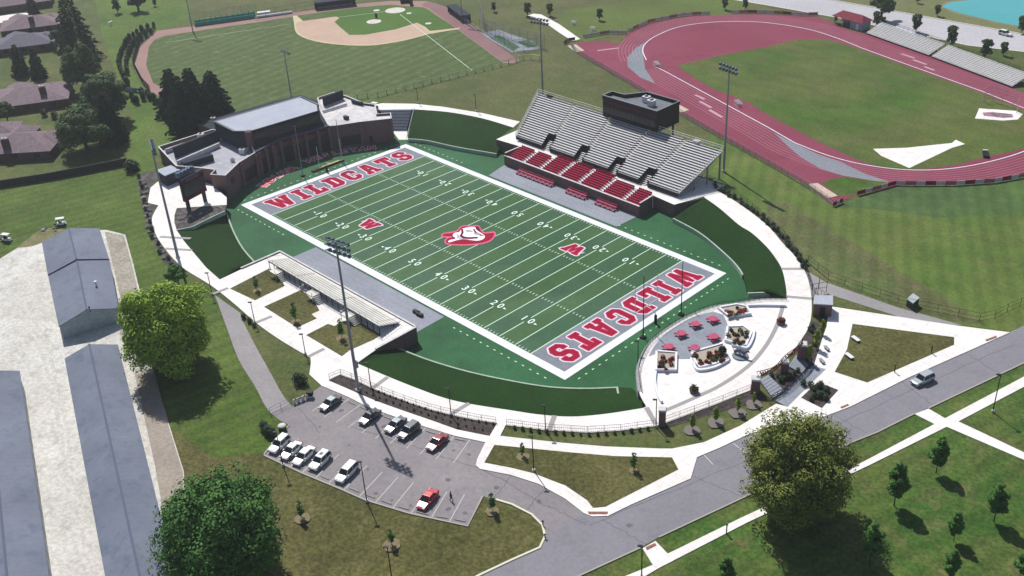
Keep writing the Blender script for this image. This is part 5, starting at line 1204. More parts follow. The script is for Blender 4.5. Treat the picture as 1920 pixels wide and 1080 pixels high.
for i, (x, y, t_, rr, lb) in enumerate(((1298, 806, 770, 1.4, 'young tree by the plaza fence, leftmost of four in a row'), (1342, 792, 757, 1.5, 'young tree by the plaza fence, second of four from the left'), (1383, 774, 738, 1.5, 'young tree by the plaza fence, third of four from the left'), (1413, 758, 731, 1.4, 'young tree by the plaza fence beside the left gate pillar'), (1541, 628, 594, .01, 'young tree in the bed beside the brick hut, topmost of three'), (1530, 654, 612, .01, 'young tree in the bed right of the plaza, middle of three'), (1516, 680, 640, .01, 'young tree in the bed right of the plaza, lowest of three'))):
    if rr > .1: ring(x, y, rr, mat('grey_mulch', (150, 142, 136), (120, 112, 108), 1.5, fine=.2))
    place(yt, 'yt', x, y, t_, lb, 4.4, i)
# low shrubs
def shrub_proto(name, m, r, hh, n, s, cat='shrub', group=None):
    o = thing(name, 'x', cat, (0, 0, 0), group); b = MB(); rnd = random.Random(9); leaves(b, (0, 0, hh * .45), (r, r, hh * .55), n, s, rnd); leaves(b, (0, 0, hh * .4), (r * .6, r * .6, hh * .4), n // 3, s, rnd)
    b.build('foliage', m, o, local=True); t = MB(); t.tube((0, 0, -.05), (0, 0, hh * .4), .05, n=5); t.build('stem', M_bark, o, local=True); return o
sh = shrub_proto('shrub', L_pn, .42, .95, 130, .12, group='low shrubs along the walks')
ct = [0]
def shrubs(line, n, label, proto, s0=1.0, z=H + .12, key=None, jit=0):
    for i, p_ in enumerate(resample([G(*q) for q in line], n)):
        q = v3(p_.x + random.uniform(-jit, jit), p_.y + random.uniform(-jit, jit), z); s_ = s0 * random.uniform(.8, 1.2)
        if key not in USED: USED[key] = 1; proto.location = q; proto.scale = (s_,) * 3; proto['label'] = label; KIDS[proto.name] = list(proto.children)
        else: dup(proto, q, i * 1.7, label, s_)
shrubs([(965, 804), (1020, 812), (1103, 817), (1165, 813), (1215, 806)], 17, 'small dark shrub in the row under the ring fence left of the corner pillar', sh, .75, H, 'sh')
shrubs([(676, 733), (707, 746), (757, 764), (807, 781), (857, 797), (905, 808)], 18, 'low dark shrub in the front row of the mulch bed above the parking lot', sh, .45, H + .15, 'sh')
shrubs([(700, 733), (757, 754), (807, 772), (857, 786), (925, 797)], 20, 'low dark shrub in the back row of the mulch bed under the fence', sh, .45, H + .15, 'sh')
shrubs([(1340, 350), (1400, 388), (1440, 418), (1470, 450), (1495, 482), (1512, 508)], 34, 'low dark shrub in the mulch strip outside the right side of the ring walk', sh, 1.2, H, 'sh', .5)
shrubs([(262, 332), (268, 365), (276, 400), (284, 432), (300, 470), (325, 500)], 14, 'low dark shrub among the stones left of the ring walk', sh, 1.3, H, 'sh', .6)
shrubs([(458, 597), (470, 607), (478, 613)], 3, 'low dark shrub where the service path meets the ring walk', sh, 1.2, H, 'sh', .2)
shrubs([(1515, 722), (1545, 735), (1540, 755), (1520, 745), (1530, 728)], 14, 'green shrub in the square planted bed below the gate steps', sh, 1.2, H + .15, 'sh', .9)
shrubs([(1450, 707), (1468, 718), (1485, 705), (1495, 700)], 9, 'shrub in the planted bed between the two gate step flights', sh, 1.1, H + .15, 'sh', .5)
shrubs([(1521, 612), (1526, 640), (1512, 668)], 9, 'low shrub in the bed right of the plaza', sh, 1.2, H + .15, 'sh', .6)
shrubs([(497, 806), (502, 818), (512, 822)], 4, 'round bush at the top left corner of the parking lot', sh, 2.2, H, 'sh', .5)
shrubs([(560, 718), (568, 720)], 2, 'round bush on the lawn strip between service path and ring walk', sh, 2.4, H, 'sh', .2)
shrubs([(243, 318), (250, 322), (256, 318)], 3, 'bush at the right end of the dark garden fence', sh, 3.2, H, 'sh', .5)
shrubs([(84, 218), (104, 222)], 2, 'dark garden bush on the lawn between two houses', sh, 2.2, H, 'sh', .2)
ab = shrub_proto('arborvitae', L_pn, .75, 2.9, 420, .22, 'hedge shrub', 'arborvitae hedge round the outfield')
shrubs([(289, 52), (262, 64), (243, 78), (232, 94), (225, 112), (224, 128), (232, 146), (240, 162)], 22, 'dark columnar arborvitae in the outer row of the outfield hedge', ab, 1.0, H, 'ab')
shrubs([(284, 64), (264, 76), (248, 92), (240, 110), (237, 126), (240, 140)], 14, 'dark columnar arborvitae in the inner row of the outfield hedge', ab, .95, H, 'ab')
shrubs([(248, 188), (262, 196), (272, 180), (290, 192), (304, 204), (318, 212)], 12, 'dark columnar arborvitae in the loose group below the outfield wall', ab, .95, H, 'ab', .6)
# boulders
def rocks(line, n, label, sz, jit):
    for p_ in resample([G(*q) for q in line], n):
        q = v3(p_.x + random.uniform(-jit, jit), p_.y + random.uniform(-jit, jit), H + .1); b = MB(); r = sz * random.uniform(.6, 1.3)
        b.dome(q, r, r * .7, n=7, k=3); b.v = [tuple(Vector(v) + v3(random.uniform(-1, 1), random.uniform(-1, 1), random.uniform(-.6, .6)) * r * .18) for v in b.v]
        tag(b.build('boulder', random.choice([mat('boulder_pale', (196, 190, 184), (160, 154, 150), 2), mat('boulder_grey', (140, 134, 134), (110, 106, 106), 2)])), label, 'rock', 'boulders in the planting beds')
rocks([(268, 345), (272, 370), (277, 400), (284, 430), (296, 460), (312, 485)], 16, 'pale boulder in the stone bed left of the ring walk', .6, .7)
rocks([(340, 415), (365, 405), (390, 400), (415, 388)], 12, 'grey boulder in the rock bed under the scoreboard', .55, 1.2)
rocks([(78, 432), (92, 428), (104, 432)], 6, 'pale stone in the heap behind the upper storage building', .55, .7)
# ================================================================ houses (left)
house(60, 192, 25, 19, R(62), 'brown-roofed house with twin-pot chimney, third from the top of the visible row', M_hroof, (-4, 5.5, 13, 8), (5.0, -5.2), (6.5, 3.5, 9, 8))
house(52, 90, 21, 15, R(62), 'grey-roofed house behind two slim conifers', M_hroof2, (-4, 5, 12, 8), None, (7, 2, 9, 7))
house(62, 55, 22, 16, R(64), 'brown-roofed house second from the top, beside the white driveway', M_hroof, (-5, 5, 13, 8), (1, -5.5), (7, 3, 9, 8))
house(40, 12, 25, 16, R(66), 'topmost brown-roofed house cut by the top edge', M_hroof, (-6, 4, 12, 8), None, (9, 3, 9, 8))
house(48, 283, 21, 16, R(48), 'lowest brown-roofed house beside the dark garden fence', M_hroof, (-3, 5.5, 14, 8), (-2, -6), (6.5, 2, 10, 8))
house(-8, 262, 15, 12, R(60), 'house at the left edge behind the lowest one', M_hroof)
# ================================================================ light poles
def rack(o, topp, rows, cols, w_, dirv, mm=M_blueg):
    u = v3(-dirv.y, dirv.x, 0); b = MB()
    for r_ in range(rows): b.tube(topp + u * (-w_ / 2) + v3(0, 0, -r_ * 1.1), topp + u * (w_ / 2) + v3(0, 0, -r_ * 1.1), .12, n=5)
    b.build('cross_arm', M_pole, o)
    for r_ in range(rows):
        for c_ in range(cols):
            q = topp + u * (-w_ / 2 + w_ * (c_ + .5) / cols) + v3(0, 0, -r_ * 1.1) + dirv * .35; b = MB()
            b.tube(q - dirv * .35 + v3(0, 0, .12), q + dirv * .25 - v3(0, 0, .2), .18, .42, n=10); b.build('floodlight', mm, o)
def stadium_pole(bx, by, ty, label, rows, cols, w_, r0=.42, hd=None, grp='stadium light poles', zf=H):
    base = G(bx, by, zf); zt = topz(base, ty); o = thing('light_pole', label, 'light pole', base, grp); b = MB()
    b.tube(base, v3(base.x, base.y, zt), r0, r0 * .5, n=12); b.build('pole', M_pole, o)
    b = MB(); b.tube(base, base + v3(0, 0, .5), r0 * 1.5, n=12); b.build('footing', M_cap, o)
    d = (hd if hd else (v3(0, 0, 0) - v3(base.x, base.y, 0))).normalized(); rack(o, v3(base.x, base.y, zt - .2), rows, cols, w_, v3(d.x, d.y, 0)); return o, base, zt
o, bs, zt = stadium_pole(672, 733, 452, 'tallest grey stadium light pole, in the mulch bed above the parking lot', 3, 5, 5.6, .32, v3(-.2, 1, 0))
b = MB(); b.box((bs.x + .6, bs.y, H + 5.5), (.6, .5, 1.4)); b.build('control_box', M_pole, o)
stadium_pole(334, 484, 270, 'grey stadium light pole left of the scoreboard beside the left ring walk', 2, 6, 6.6, .34, v3(.4, 1, 0))
stadium_pole(1357, 322, 122, 'grey stadium light pole behind the right end of the home grandstand', 2, 6, 6.6, .3, v3(-.2, -1, 0))
stadium_pole(1018, 180, 34, 'grey stadium light pole behind the left end of the home grandstand', 2, 6, 6.6, .3, v3(.2, -1, 0))
gb_ = 'ballfield light poles'
for bx, by, ty, lb in ((546, 180, 97, 'thin ballfield light pole behind the field house'), (362, 60, -20, 'ballfield light pole at the left end of the green bullpen'), (867, 40, -40, 'ballfield light pole at the right-hand dugout')):
    stadium_pole(bx, by, ty, lb, 1, 5, 5.0, .22, v3(0, 1, 0) if by > 100 else v3(.3, -1, 0), gb_)
def lamp(bx, by, ty, label, grp, z=H, arm=True):
    base = G(bx, by, z); zt = topz(base, ty); o = thing('street_lamp', label, 'street lamp', base, grp); b = MB()
    b.tube(base, v3(base.x, base.y, zt), .1, .07, n=7); b.build('pole', M_black, o); b = MB(); b.tube(base, base + v3(0, 0, .5), .26, n=10); b.build('footing', M_cap, o)
    b = MB(); q = v3(base.x, base.y, zt); b.box(q - v3(.35, 0, .05), (.75, .36, .14), R(40)); b.build('lamp_head', M_dark, o); return o
gr = 'black lamps along the ring walk'; gl = 'black lamps round the parking lot and road'
lamp(398, 553, 513, 'black lamp on the left ring walk above the service path end', gr); lamp(478, 606, 568, 'black lamp on the ring walk outside the leftmost lawn square', gr); lamp(573, 665, 628, 'black lamp on the ring walk outside the right-hand lawn square', gr)
lamp(696, 729, 682, 'black lamp just right of the tallest stadium pole', gr); lamp(846, 779, 730, 'black lamp on the ring walk above the middle of the mulch bed', gr); lamp(1023, 808, 762, 'black lamp on the ring walk above the triangular lawn', gr)
lamp(1230, 801, 751, 'black lamp beside the dark corner pillar of the plaza', gr); lamp(784, 194, 166, 'thin black lamp on the far ring walk, left of two', gr); lamp(893, 209, 178, 'thin black lamp on the far ring walk, right of two', gr)
lamp(1196, 690, 641, 'thin black post at the plaza wall below the near end zone corner', gr, 0)
lamp(1001, 884, 820, 'black lamp at the left end of the triangular lawn', gl); lamp(688, 941, 868, 'black lamp at the kerb beside the largest white car', gl); lamp(531, 874, 812, 'black lamp at the kerb below the row of white cars', gl)
lamp(738, 1106, 1028, 'black lamp cut by the bottom edge below the dry lawn', gl); lamp(1203, 1084, 1026, 'black lamp across the road by the red tactile pad', gl); lamp(1861, 773, 704, 'tall black lamp beside the path fork beyond the road', gl)
# ================================================================ fences
def fence(pts, hh, label, m, step=2.5, rails=(0.15, .95), name='fence', r=.045, z=H, closed=False, infill=0):
    ln = W(pts, z); L_ = sum((b_ - a_).length for a_, b_ in zip(ln, ln[1:])); n_ = max(2, int(L_ / step)); rs = resample(ln, n_)
    o = thing(name, label, 'fence', rs[0]); b = MB()
    for q in rs: b.tube(q, q + v3(0, 0, hh), r, n=4)
    b.build('posts', m, o) if False else None
    c = MB()
    c.v += b.v; c.f += b.f; c.m += b.m
    for f_ in rails:
        for i in range(n_ - 1): c.tube(rs[i] + v3(0, 0, hh * f_), rs[i + 1] + v3(0, 0, hh * f_), r * .8, n=4, cap=False)
    if infill:
        fine_ = resample(rs, int(L_ / infill))
        for q in fine_: c.tube(q + v3(0, 0, hh * rails[0]), q + v3(0, 0, hh * rails[-1]), r * .35, n=3, cap=False)
    c.build('fence_frame', m, o); return o
fence(ring_out_s[1:11], 1.3, 'black railing along the ring walk above the mulch bed', M_black, 2.4, (.1, .55, 1), infill=.35)
fence(ring_out_s[11:], 1.3, 'black railing along the ring walk above the triangular lawn', M_black, 2.4, (.1, .55, 1), infill=.35)
fence([(1247, 793), (1342, 758), (1407, 733)], 1.4, 'black railing along the near edge of the plaza between pillars', M_black, 2.4, (.1, .55, 1), infill=.3)
fence([(1330, 341), (1400, 384), (1470, 447), (1500, 488), (1515, 522), (1522, 545)], 1.8, 'black fence outside the mulch strip right of the ring walk', M_black, 2.4, (.1, .6, 1), infill=.4)
fence([(1515, 493), (1550, 523), (1620, 548), (1700, 575), (1850, 606), (1878, 590), (1920, 571), (1990, 545)], 1.9, 'long dark fence between the service path and the meadow', M_black, 3.4, (.1, .55, 1))
fence([(1070, 86), (1078, 98), (1180, 158), (1260, 207), (1330, 248), (1440, 310), (1515, 353), (1562, 387)], 1.8, 'long grey chain-link fence along the near side of the track', M_pole, 2.6, (.05, .5, 1), infill=.22, r=.06)
fence([(282, 172), (268, 157), (250, 122), (261, 86), (292, 57)], 2.2, 'dark curved outfield fence at the left end of the ballfield', M_dark, 2.2, (.05, .3, .6, 1), infill=.3, r=.07)
fence([(670, 185), (705, 182), (780, 163), (960, 119), (985, 110), (1012, 113)], 1.6, 'outfield fence with pale yellow top rail', mat('yellow_rail', (214, 222, 160), k=.85), 3.0, (1.0,), r=.2)
fence([(975, 113), (862, 36)], 1.6, 'pale fence along the right edge of the ballfield', M_alu, 2.6, (.05, .5, 1))
fence([(900, 58), (1022, 92)], 5.0, 'tall grey netting frame along the far side of the batting cage', M_pole, 3.5, (.05, .35, .65, 1), r=.06, infill=.35)
fence([(900, 22), (908, 62), (965, 98), (1022, 92)], 4.2, 'tall grey netting frame along the near side of the batting cage', M_pole, 3.5, (.05, .35, .65, 1), r=.06, infill=.4)
fence([(355, 42), (480, 20)], 3.0, 'dark netting frame behind the green bullpen', M_pole, 2.6, (.05, .35, .7, 1), infill=.35)
fence([(480, 36), (592, 16)], 3.2, 'dark netting frame between bullpen and dugout', M_dark, 3.0, (.05, .5, 1), infill=.5)
fence([(1522, 560), (1530, 548)], 1.2, 'short black gate at the top of the service path', M_black, 1.0, (.1, .5, 1))
o = fence([(507, 777), (547, 757)], 1.4, 'grey tubular gate across the service path entrance', M_pole, 1.2, (.1, .55, 1), 'gate')
o = thing('barrier', 'orange and white barrier boards at the top corner of the parking lot', 'barrier', G(566, 752)); qa, qb = G(552, 758), G(577, 748)
M_or = mat('orange_plastic', (222, 84, 44))
for i in range(3):
    a_, b_ = qa.lerp(qb, i / 3 + .02), qa.lerp(qb, (i + 1) / 3 - .04); b = MB(); b.wall([a_, b_], H + .7, H + 1.0, .06, 0); b.wall([a_, b_], H + .35, H + .55, .06, 1); b.build('board', [M_or, M_wht], o)
    b = MB()
    for q in (a_, b_): b.box(q, (.1, .5, 1.05))
    b.build('stand_leg', M_wht, o)
o = thing('mailbox', 'dark box on legs beside the orange barrier boards', 'box', G(582, 745)); b = MB(); p_ = G(582, 745); b.box(p_ + v3(0, 0, .5), (1.1, .8, .8), R(40)); b.build('box_body', M_black, o); b = MB(); b.box(p_, (.9, .6, .5), R(40)); b.build('leg', M_wht, o)
# garden fence: solid dark boards
ln = W([(-60, 352), (0, 352), (90, 338), (170, 323), (240, 309)], Z); b = MB(); b.wall(ln, H - .05, H + 2.0, .12)
o = thing('garden_fence', 'long dark board fence between the gardens and the mown lawn', 'fence', ln[1]); b.build('boards', mat('dark_boards', (64, 62, 66), (52, 50, 54), 2, fine=.2), o)
b = MB(); b.wall(ln, H + 2.0, H + 2.08, .2); b.build('top_rail', mat('fence_cap', (96, 92, 92)), o)
# ================================================================ vehicles
M_tyre = mat('tyre', (34, 34, 36)); M_rim = mat('rim', (168, 170, 176), rough=.4); M_head = mat('headlight', (226, 232, 240), rough=.15); M_tail = mat('tail_light', (170, 20, 24), rough=.3)
def paint(n, c): return mat(n, c, rough=.28, spec=.5, coat=.5, k=.8)
P_white = paint('white_car_paint', (236, 238, 240)); P_red = paint('bright_red_car_paint', (206, 22, 44)); P_wine = paint('wine_car_paint', (140, 22, 44)); P_char = paint('charcoal_car_paint', (62, 68, 78)); P_silv = paint('silver_car_paint', (176, 186, 192)); P_navy = paint('slate_car_paint', (52, 58, 70)); P_grey = paint('grey_car_paint', (96, 104, 114))
def car(px, py, ang, label, m, kind='sedan', name='parked_car', group='cars in the parking lot', roofm=None, L_=4.6, z=H + .012, sunroof=False):
    base = G(px, py, z); o = thing(name, label, 'car', base, group, ang); Wd = 1.82; suv = kind == 'suv'; hz = 1.68 if suv else 1.43
    bl_, dk = .92 if suv else .86, .28
    def ringv(x, w, z0, z1, top=.9): return [(x, -w / 2, z0), (x, w / 2, z0), (x, w / 2, (z0 + z1) * .55), (x, w / 2 * top, z1), (x, -w / 2 * top, z1), (x, -w / 2, (z0 + z1) * .55)]
    h = L_ / 2
    if suv: st = [(-h, Wd * .86, .42, .78), (-h + .12, Wd * .95, .3, bl_), (-h + .9, Wd, .24, bl_ + .02), (0, Wd, .24, bl_), (h - 1.25, Wd, .24, bl_ - .02), (h - .35, Wd * .96, .26, bl_ - .1), (h, Wd * .84, .36, .66)]
    else: st = [(-h, Wd * .84, .42, .74), (-h + .15, Wd * .93, .3, bl_), (-h + .9, Wd, .24, bl_ + .03), (0, Wd, .24, bl_), (h - 1.3, Wd, .24, bl_ - .04), (h - .35, Wd * .94, .26, bl_ - .17), (h, Wd * .8, .36, .56)]
    b = MB(); R_ = [ringv(*s_) for s_ in st]
    for i in range(len(R_) - 1):
        A_, B_ = R_[i], R_[i + 1]; v = A_ + B_; b.add(v, [(k, (k + 1) % 6, 6 + (k + 1) % 6, 6 + k) for k in range(6)])
    b.add(R_[0], [(5, 4, 3, 2, 1, 0)]); b.add(R_[-1], [(0, 1, 2, 3, 4, 5)])
    b.build('body', m, o, local=True, smooth=False, bevel=.05)
    # greenhouse: glass hull with a painted roof above
    if suv: bot = (-h + .12, h - 1.35); tp = (-h + .45, h - 2.05)
    else: bot = (-h + .75, h - 1.25); tp = (-h + 1.4, h - 2.1)
    g_ = MB(); wB, wT = Wd * .9, Wd * .74
    lo = [(bot[0], -wB / 2, bl_ - .03), (bot[1], -wB / 2, bl_ - .06), (bot[1], wB / 2, bl_ - .06), (bot[0], wB / 2, bl_ - .03)]; hi = [(tp[0], -wT / 2, hz - .07), (tp[1], -wT / 2, hz - .07), (tp[1], wT / 2, hz - .07), (tp[0], wT / 2, hz - .07)]
    g_.hexa(lo, hi); g_.build('window', M_glass, o, local=True)
    r_ = MB(); r_.hexa([(tp[0] - .12, -wT / 2 - .04, hz - .09), (tp[1] + .08, -wT / 2 - .04, hz - .09), (tp[1] + .08, wT / 2 + .04, hz - .09), (tp[0] - .12, wT / 2 + .04, hz - .09)], [(tp[0], -wT / 2 + .05, hz), (tp[1] - .05, -wT / 2 + .05, hz), (tp[1] - .05, wT / 2 - .05, hz), (tp[0], wT / 2 - .05, hz)])
    for sx0, sx1 in ((lo[0], hi[0]), (lo[1], hi[1]), (lo[2], hi[2]), (lo[3], hi[3])): r_.tube(Vector(sx0) * 1.0 + v3(0, 0, .02), Vector(sx1) + v3(0, 0, .02), .05, n=4)
    mx = (bot[0] + bot[1]) / 2 - .1; mt = (tp[0] + tp[1]) / 2
    for sy in (-1, 1): r_.tube((mx, sy * (wB / 2 + .01), bl_), (mt, sy * (wT / 2 + .01), hz - .05), .05, n=4)
    r_.build('roof', roofm or m, o, local=True, bevel=.02)
    if sunroof: b = MB(); b.box((mt + .2, 0, hz + .002), (.7, .6, .02)); b.build('sunroof', M_glass, o, local=True)
    for sx in (-h + .85, h - .9):
        for sy in (-1, 1):
            b = MB(); b.tube((sx, sy * (Wd / 2 - .2), .33), (sx, sy * (Wd / 2 + .02), .33), .34, n=16); w_ = b.build('wheel', M_tyre, o, local=True)
            b = MB(); b.tube((sx, sy * (Wd / 2 + .0), .33), (sx, sy * (Wd / 2 + .04), .33), .2, n=12); b.build('rim', M_rim, w_, local=True)
    for sy in (-1, 1):
        b = MB(); b.box((h - .14, sy * .6, st[-1][3] - .02), (.26, .4, .12)); b.build('headlight', M_head, o, local=True)
        b = MB(); b.box((-h + .06, sy * .62, .72), (.12, .36, .14)); b.build('tail_light', M_tail, o, local=True)
        b = MB(); b.box((h - 1.55, sy * (Wd / 2 + .08), bl_), (.16, .2, .13)); b.build('mirror', m, o, local=True)
    b = MB(); b.box((h - .02, 0, .42), (.06, 1.0, .14)); b.build('grille', M_black, o, local=True)
    return o
a0, a1 = G(655, 747), G(608, 782); UA = math.atan2(a1.y - a0.y, a1.x - a0.x); a0, a1 = G(717, 885), G(674, 931); LA = math.atan2(a1.y - a0.y, a1.x - a0.x)
car(620, 760, UA, 'dark grey hatchback with pale bonnet, alone at the top left of the upper parking row', P_char, 'sedan', roofm=P_silv)
car(694, 786, UA, 'dark slate sedan lying across the light pole shadow in the upper parking row', P_navy)
car(742, 801, UA, 'silver-grey sedan, left of the two cars parked side by side in the upper row', P_grey, roofm=P_silv)
car(767, 813, UA, 'charcoal car with pale roof, right of two parked side by side in the upper row', P_char, 'suv', roofm=P_grey, L_=4.7)
car(820, 834, UA, 'wine red sedan at the right of the upper parking row', P_wine)
car(525, 838, LA, 'white estate car at the left end of the lower parking row', P_white, 'suv', L_=4.5)
car(547, 849, LA, 'white sedan second from the left in the lower parking row', P_white)
car(571, 859, LA, 'white sedan third from the left in the lower parking row', P_white, L_=4.9)
car(601, 869, LA, 'white estate car with a small dark sunroof, fourth from the left in the lower row', P_white, 'suv', sunroof=True)
car(651, 891, LA, 'largest white car, standing alone right of the four white cars', P_white, 'suv', L_=4.9)
car(802, 941, LA, 'bright red car parked alone in the lower row', P_red, 'sedan')
a0, a1 = G(1800, 680), G(1660, 745); RA = math.atan2(a1.y - a0.y, a1.x - a0.x)
car(1729, 716, RA, 'silver car with dark windows driving on the road past the lawn triangle', P_silv, 'suv', 'moving_car', None, z=H + .016)
a0, a1 = G(1860, 58), G(1910, 70); car(1885, 66, math.atan2(a1.y - a0.y, a1.x - a0.x), 'small white car on the far pale road', P_white, 'suv', 'distant_car', None, z=H + .03)
# stall lines and wheel stops
b = MB()
SL = [(632, 738, 585, 771), (655, 747, 608, 782), (677, 758, 630, 792), (698, 766, 653, 802), (720, 775, 678, 812), (745, 785, 704, 822), (771, 794, 731, 832), (798, 802, 762, 841), (826, 811, 788, 851), (852, 817, 818, 861), (882, 823, 850, 868),
      (520, 864, 560, 823), (543, 877, 585, 833), (567, 886, 610, 843), (592, 896, 635, 852), (616, 907, 658, 862), (645, 919, 688, 873), (674, 931, 717, 885), (704, 942, 746, 895), (735, 954, 775, 905), (769, 964, 808, 913), (807, 974, 838, 922), (842, 979, 871, 927), (877, 986, 903, 935)]
for q in SL: b.strip([G(q[0], q[1]), G(q[2], q[3])], .13, Z + .02)
b.strip([G(1318, 851), G(1337, 871)], .15, Z + .025); b.strip([G(1375, 831), G(1398, 850)], .15, Z + .025)
struct(b.build('stall_lines', mat('stall_paint', (222, 218, 210))))
for i in range(len(SL) - 1):
    if i == 10: continue
    q, q2 = SL[i], SL[i + 1]; t_ = .12
    A_ = G(q[0] + (q[2] - q[0]) * t_, q[1] + (q[3] - q[1]) * t_); B_ = G(q2[0] + (q2[2] - q2[0]) * t_, q2[1] + (q2[3] - q2[1]) * t_)
    c_ = (A_ + B_) / 2; d_ = B_ - A_; b = MB(); b.box((c_.x, c_.y, Z + .01), (d_.length * .62, .16, .13), math.atan2(d_.y, d_.x), tap=.94)
    tag(b.build('wheel_stop', mat('stop_concrete', (170, 164, 162))), 'low concrete wheel stop at the head of a stall in the %s parking row' % ('upper' if i < 10 else 'lower'), 'wheel stop', 'wheel stops in the parking lot')
# golf carts
def cart(px, py, ang, label):
    p_ = G(px, py); o = thing('golf_cart', label, 'golf cart', p_, None, ang); b = MB()
    b.hexa([(-1.2, -.55, .3), (1.2, -.55, .3), (1.2, .55, .3), (-1.2, .55, .3)], [(-1.1, -.55, .75), (.9, -.5, .8), (.9, .5, .8), (-1.1, .55, .75)]); b.build('body', P_white, o, local=True, bevel=.04)
    b = MB(); b.box((-.15, 0, .75), (.6, 1.0, .18)); b.box((-.45, 0, .9), (.12, 1.0, .45)); b.build('seat', M_dark, o, local=True)
    b = MB(); b.box((-.1, 0, 1.85), (2.1, 1.25, .09), tap=.9); b.build('canopy', M_wht, o, local=True)
    b = MB()
    for x, y in ((-.95, -.5), (-.95, .5), (.75, -.5), (.75, .5)): b.tube((x, y, .7), (x * .95, y, 1.87), .03, n=4)
    b.build('canopy_post', M_black, o, local=True)
    for sx in (-.8, .8):
        for sy in (-1, 1): b = MB(); b.tube((sx, sy * .45, .22), (sx, sy * .6, .22), .23, n=12); b.build('wheel', M_tyre, o, local=True)
    b = MB(); b.box((-1.35, 0, .45), (.7, 1.0, .35)); b.build('cargo_bed', M_dark, o, local=True)
cart(116, 422, R(60), 'white golf cart beside the top of the upper storage building'); cart(14, 452, R(30), 'white golf cart on the lawn at the left edge above the gravel yard')
# person crossing the parking lot: one skinned body, clothes and hair
p_ = G(846, 938); o = thing('person', 'person in dark clothes walking across the lower part of the parking lot', 'person', p_, None, R(70))
J = {'pel': (0, 0, .95, .14), 'spi': (0, 0, 1.15, .135), 'che': (.02, 0, 1.36, .155), 'nck': (.03, 0, 1.5, .06), 'hd1': (.05, 0, 1.6, .085), 'hd2': (.05, 0, 1.72, .09), 'sl': (.02, .18, 1.42, .065), 'el': (-.06, .24, 1.15, .045), 'wl': (.06, .26, .92, .035), 'hl': (.1, .26, .84, .035), 'sr': (.02, -.18, 1.42, .065), 'er': (.1, -.24, 1.16, .045), 'wr': (.28, -.25, 1.0, .035), 'hr': (.35, -.25, .95, .035), 'kl': (.16, .1, .52, .075), 'al': (.2, .1, .1, .05), 'tl': (.38, .1, .05, .04), 'kr': (-.06, -.1, .52, .075), 'ar': (-.28, -.1, .14, .05), 'tr': (-.14, -.1, .05, .04), 'pl': (0, .1, .9, .11), 'pr': (0, -.1, .9, .11)}
def skin(name, keys, edges, m, grow=0, root='pel', par=None, sub=2):
    me = bpy.data.meshes.new(name); ix = {k: i for i, k in enumerate(keys)}; me.from_pydata([J[k][:3] for k in keys], [(ix[a], ix[c]) for a, c in edges], [])
    t = bpy.data.objects.new(name, me); COL.objects.link(t); t.modifiers.new('s', 'SKIN')
    for k in keys: sv = me.skin_vertices[0].data[ix[k]]; sv.radius = (J[k][3] + grow,) * 2; sv.use_root = (k == root)
    u = t.modifiers.new('u', 'SUBSURF'); u.levels = sub; u.render_levels = sub
    m2 = bpy.data.meshes.new_from_object(t.evaluated_get(bpy.context.evaluated_depsgraph_get())); bpy.data.objects.remove(t)
    m2.materials.clear(); m2.materials.append(m); r_ = bpy.data.objects.new(name, m2); COL.objects.link(r_); r_.parent = par or o; return r_
allE = [('pel', 'spi'), ('spi', 'che'), ('che', 'nck'), ('nck', 'hd1'), ('hd1', 'hd2'), ('che', 'sl'), ('sl', 'el'), ('el', 'wl'), ('wl', 'hl'), ('che', 'sr'), ('sr', 'er'), ('er', 'wr'), ('wr', 'hr'), ('pel', 'pl'), ('pl', 'kl'), ('kl', 'al'), ('al', 'tl'), ('pel', 'pr'), ('pr', 'kr'), ('kr', 'ar'), ('ar', 'tr')]
skin('body', list(J), allE, mat('skin', (200, 150, 124)))
skin('trousers', ['pel', 'pl', 'kl', 'al', 'pr', 'kr', 'ar'], [('pel', 'pl'), ('pl', 'kl'), ('kl', 'al'), ('pel', 'pr'), ('pr', 'kr'), ('kr', 'ar')], mat('dark_trousers', (34, 38, 50)), .018)
skin('shirt', ['pel', 'spi', 'che', 'sl', 'el', 'sr', 'er'], [('pel', 'spi'), ('spi', 'che'), ('che', 'sl'), ('sl', 'el'), ('che', 'sr'), ('sr', 'er')], mat('navy_shirt', (44, 56, 92)), .02)
b = MB(); b.dome((.04, 0, 1.72), .11, .11, n=10); b.build('hair', mat('dark_hair', (50, 40, 34)), o, local=True)
# ================================================================ goal posts
def goal(end, label):
    x = 60 * Yd; o = thing('goal_post', label, 'goal post', F(end * (x + 2.6), 0), 'goal posts'); dz_ = v3(0, 0, 1)
    b = MB(); a_ = F(end * (x + 2.6), 0); pts = [a_ + dz_ * 0, a_ + dz_ * 2.0, F(end * (x + 2.3), 0) + dz_ * 2.7, F(end * (x + 1.2), 0) + dz_ * 3.0, F(end * (x + .1), 0) + dz_ * 3.05]
    for i in range(4): b.tube(pts[i], pts[i + 1], .09, n=8)
    b.build('gooseneck', M_wht, o); b = MB(); b.tube(a_, a_ + dz_ * 1.9, .3, n=12); b.build('base_pad', M_black, o)
    b = MB(); b.tube(F(end * (x + .1), -3.56) + dz_ * 3.05, F(end * (x + .1), 3.56) + dz_ * 3.05, .08, n=8); b.build('crossbar', M_wht, o)
    for s_ in (-1, 1): b = MB(); q = F(end * (x + .1), s_ * 3.56); b.tube(q + dz_ * 3.05, q + dz_ * 9.1, .06, n=6); b.build('upright', M_wht, o)
goal(1, 'white goal post at the near end zone by the plaza'); goal(-1, 'white goal post at the far end zone by the field house')
gn = 'dark ball-net masts behind the goal posts'
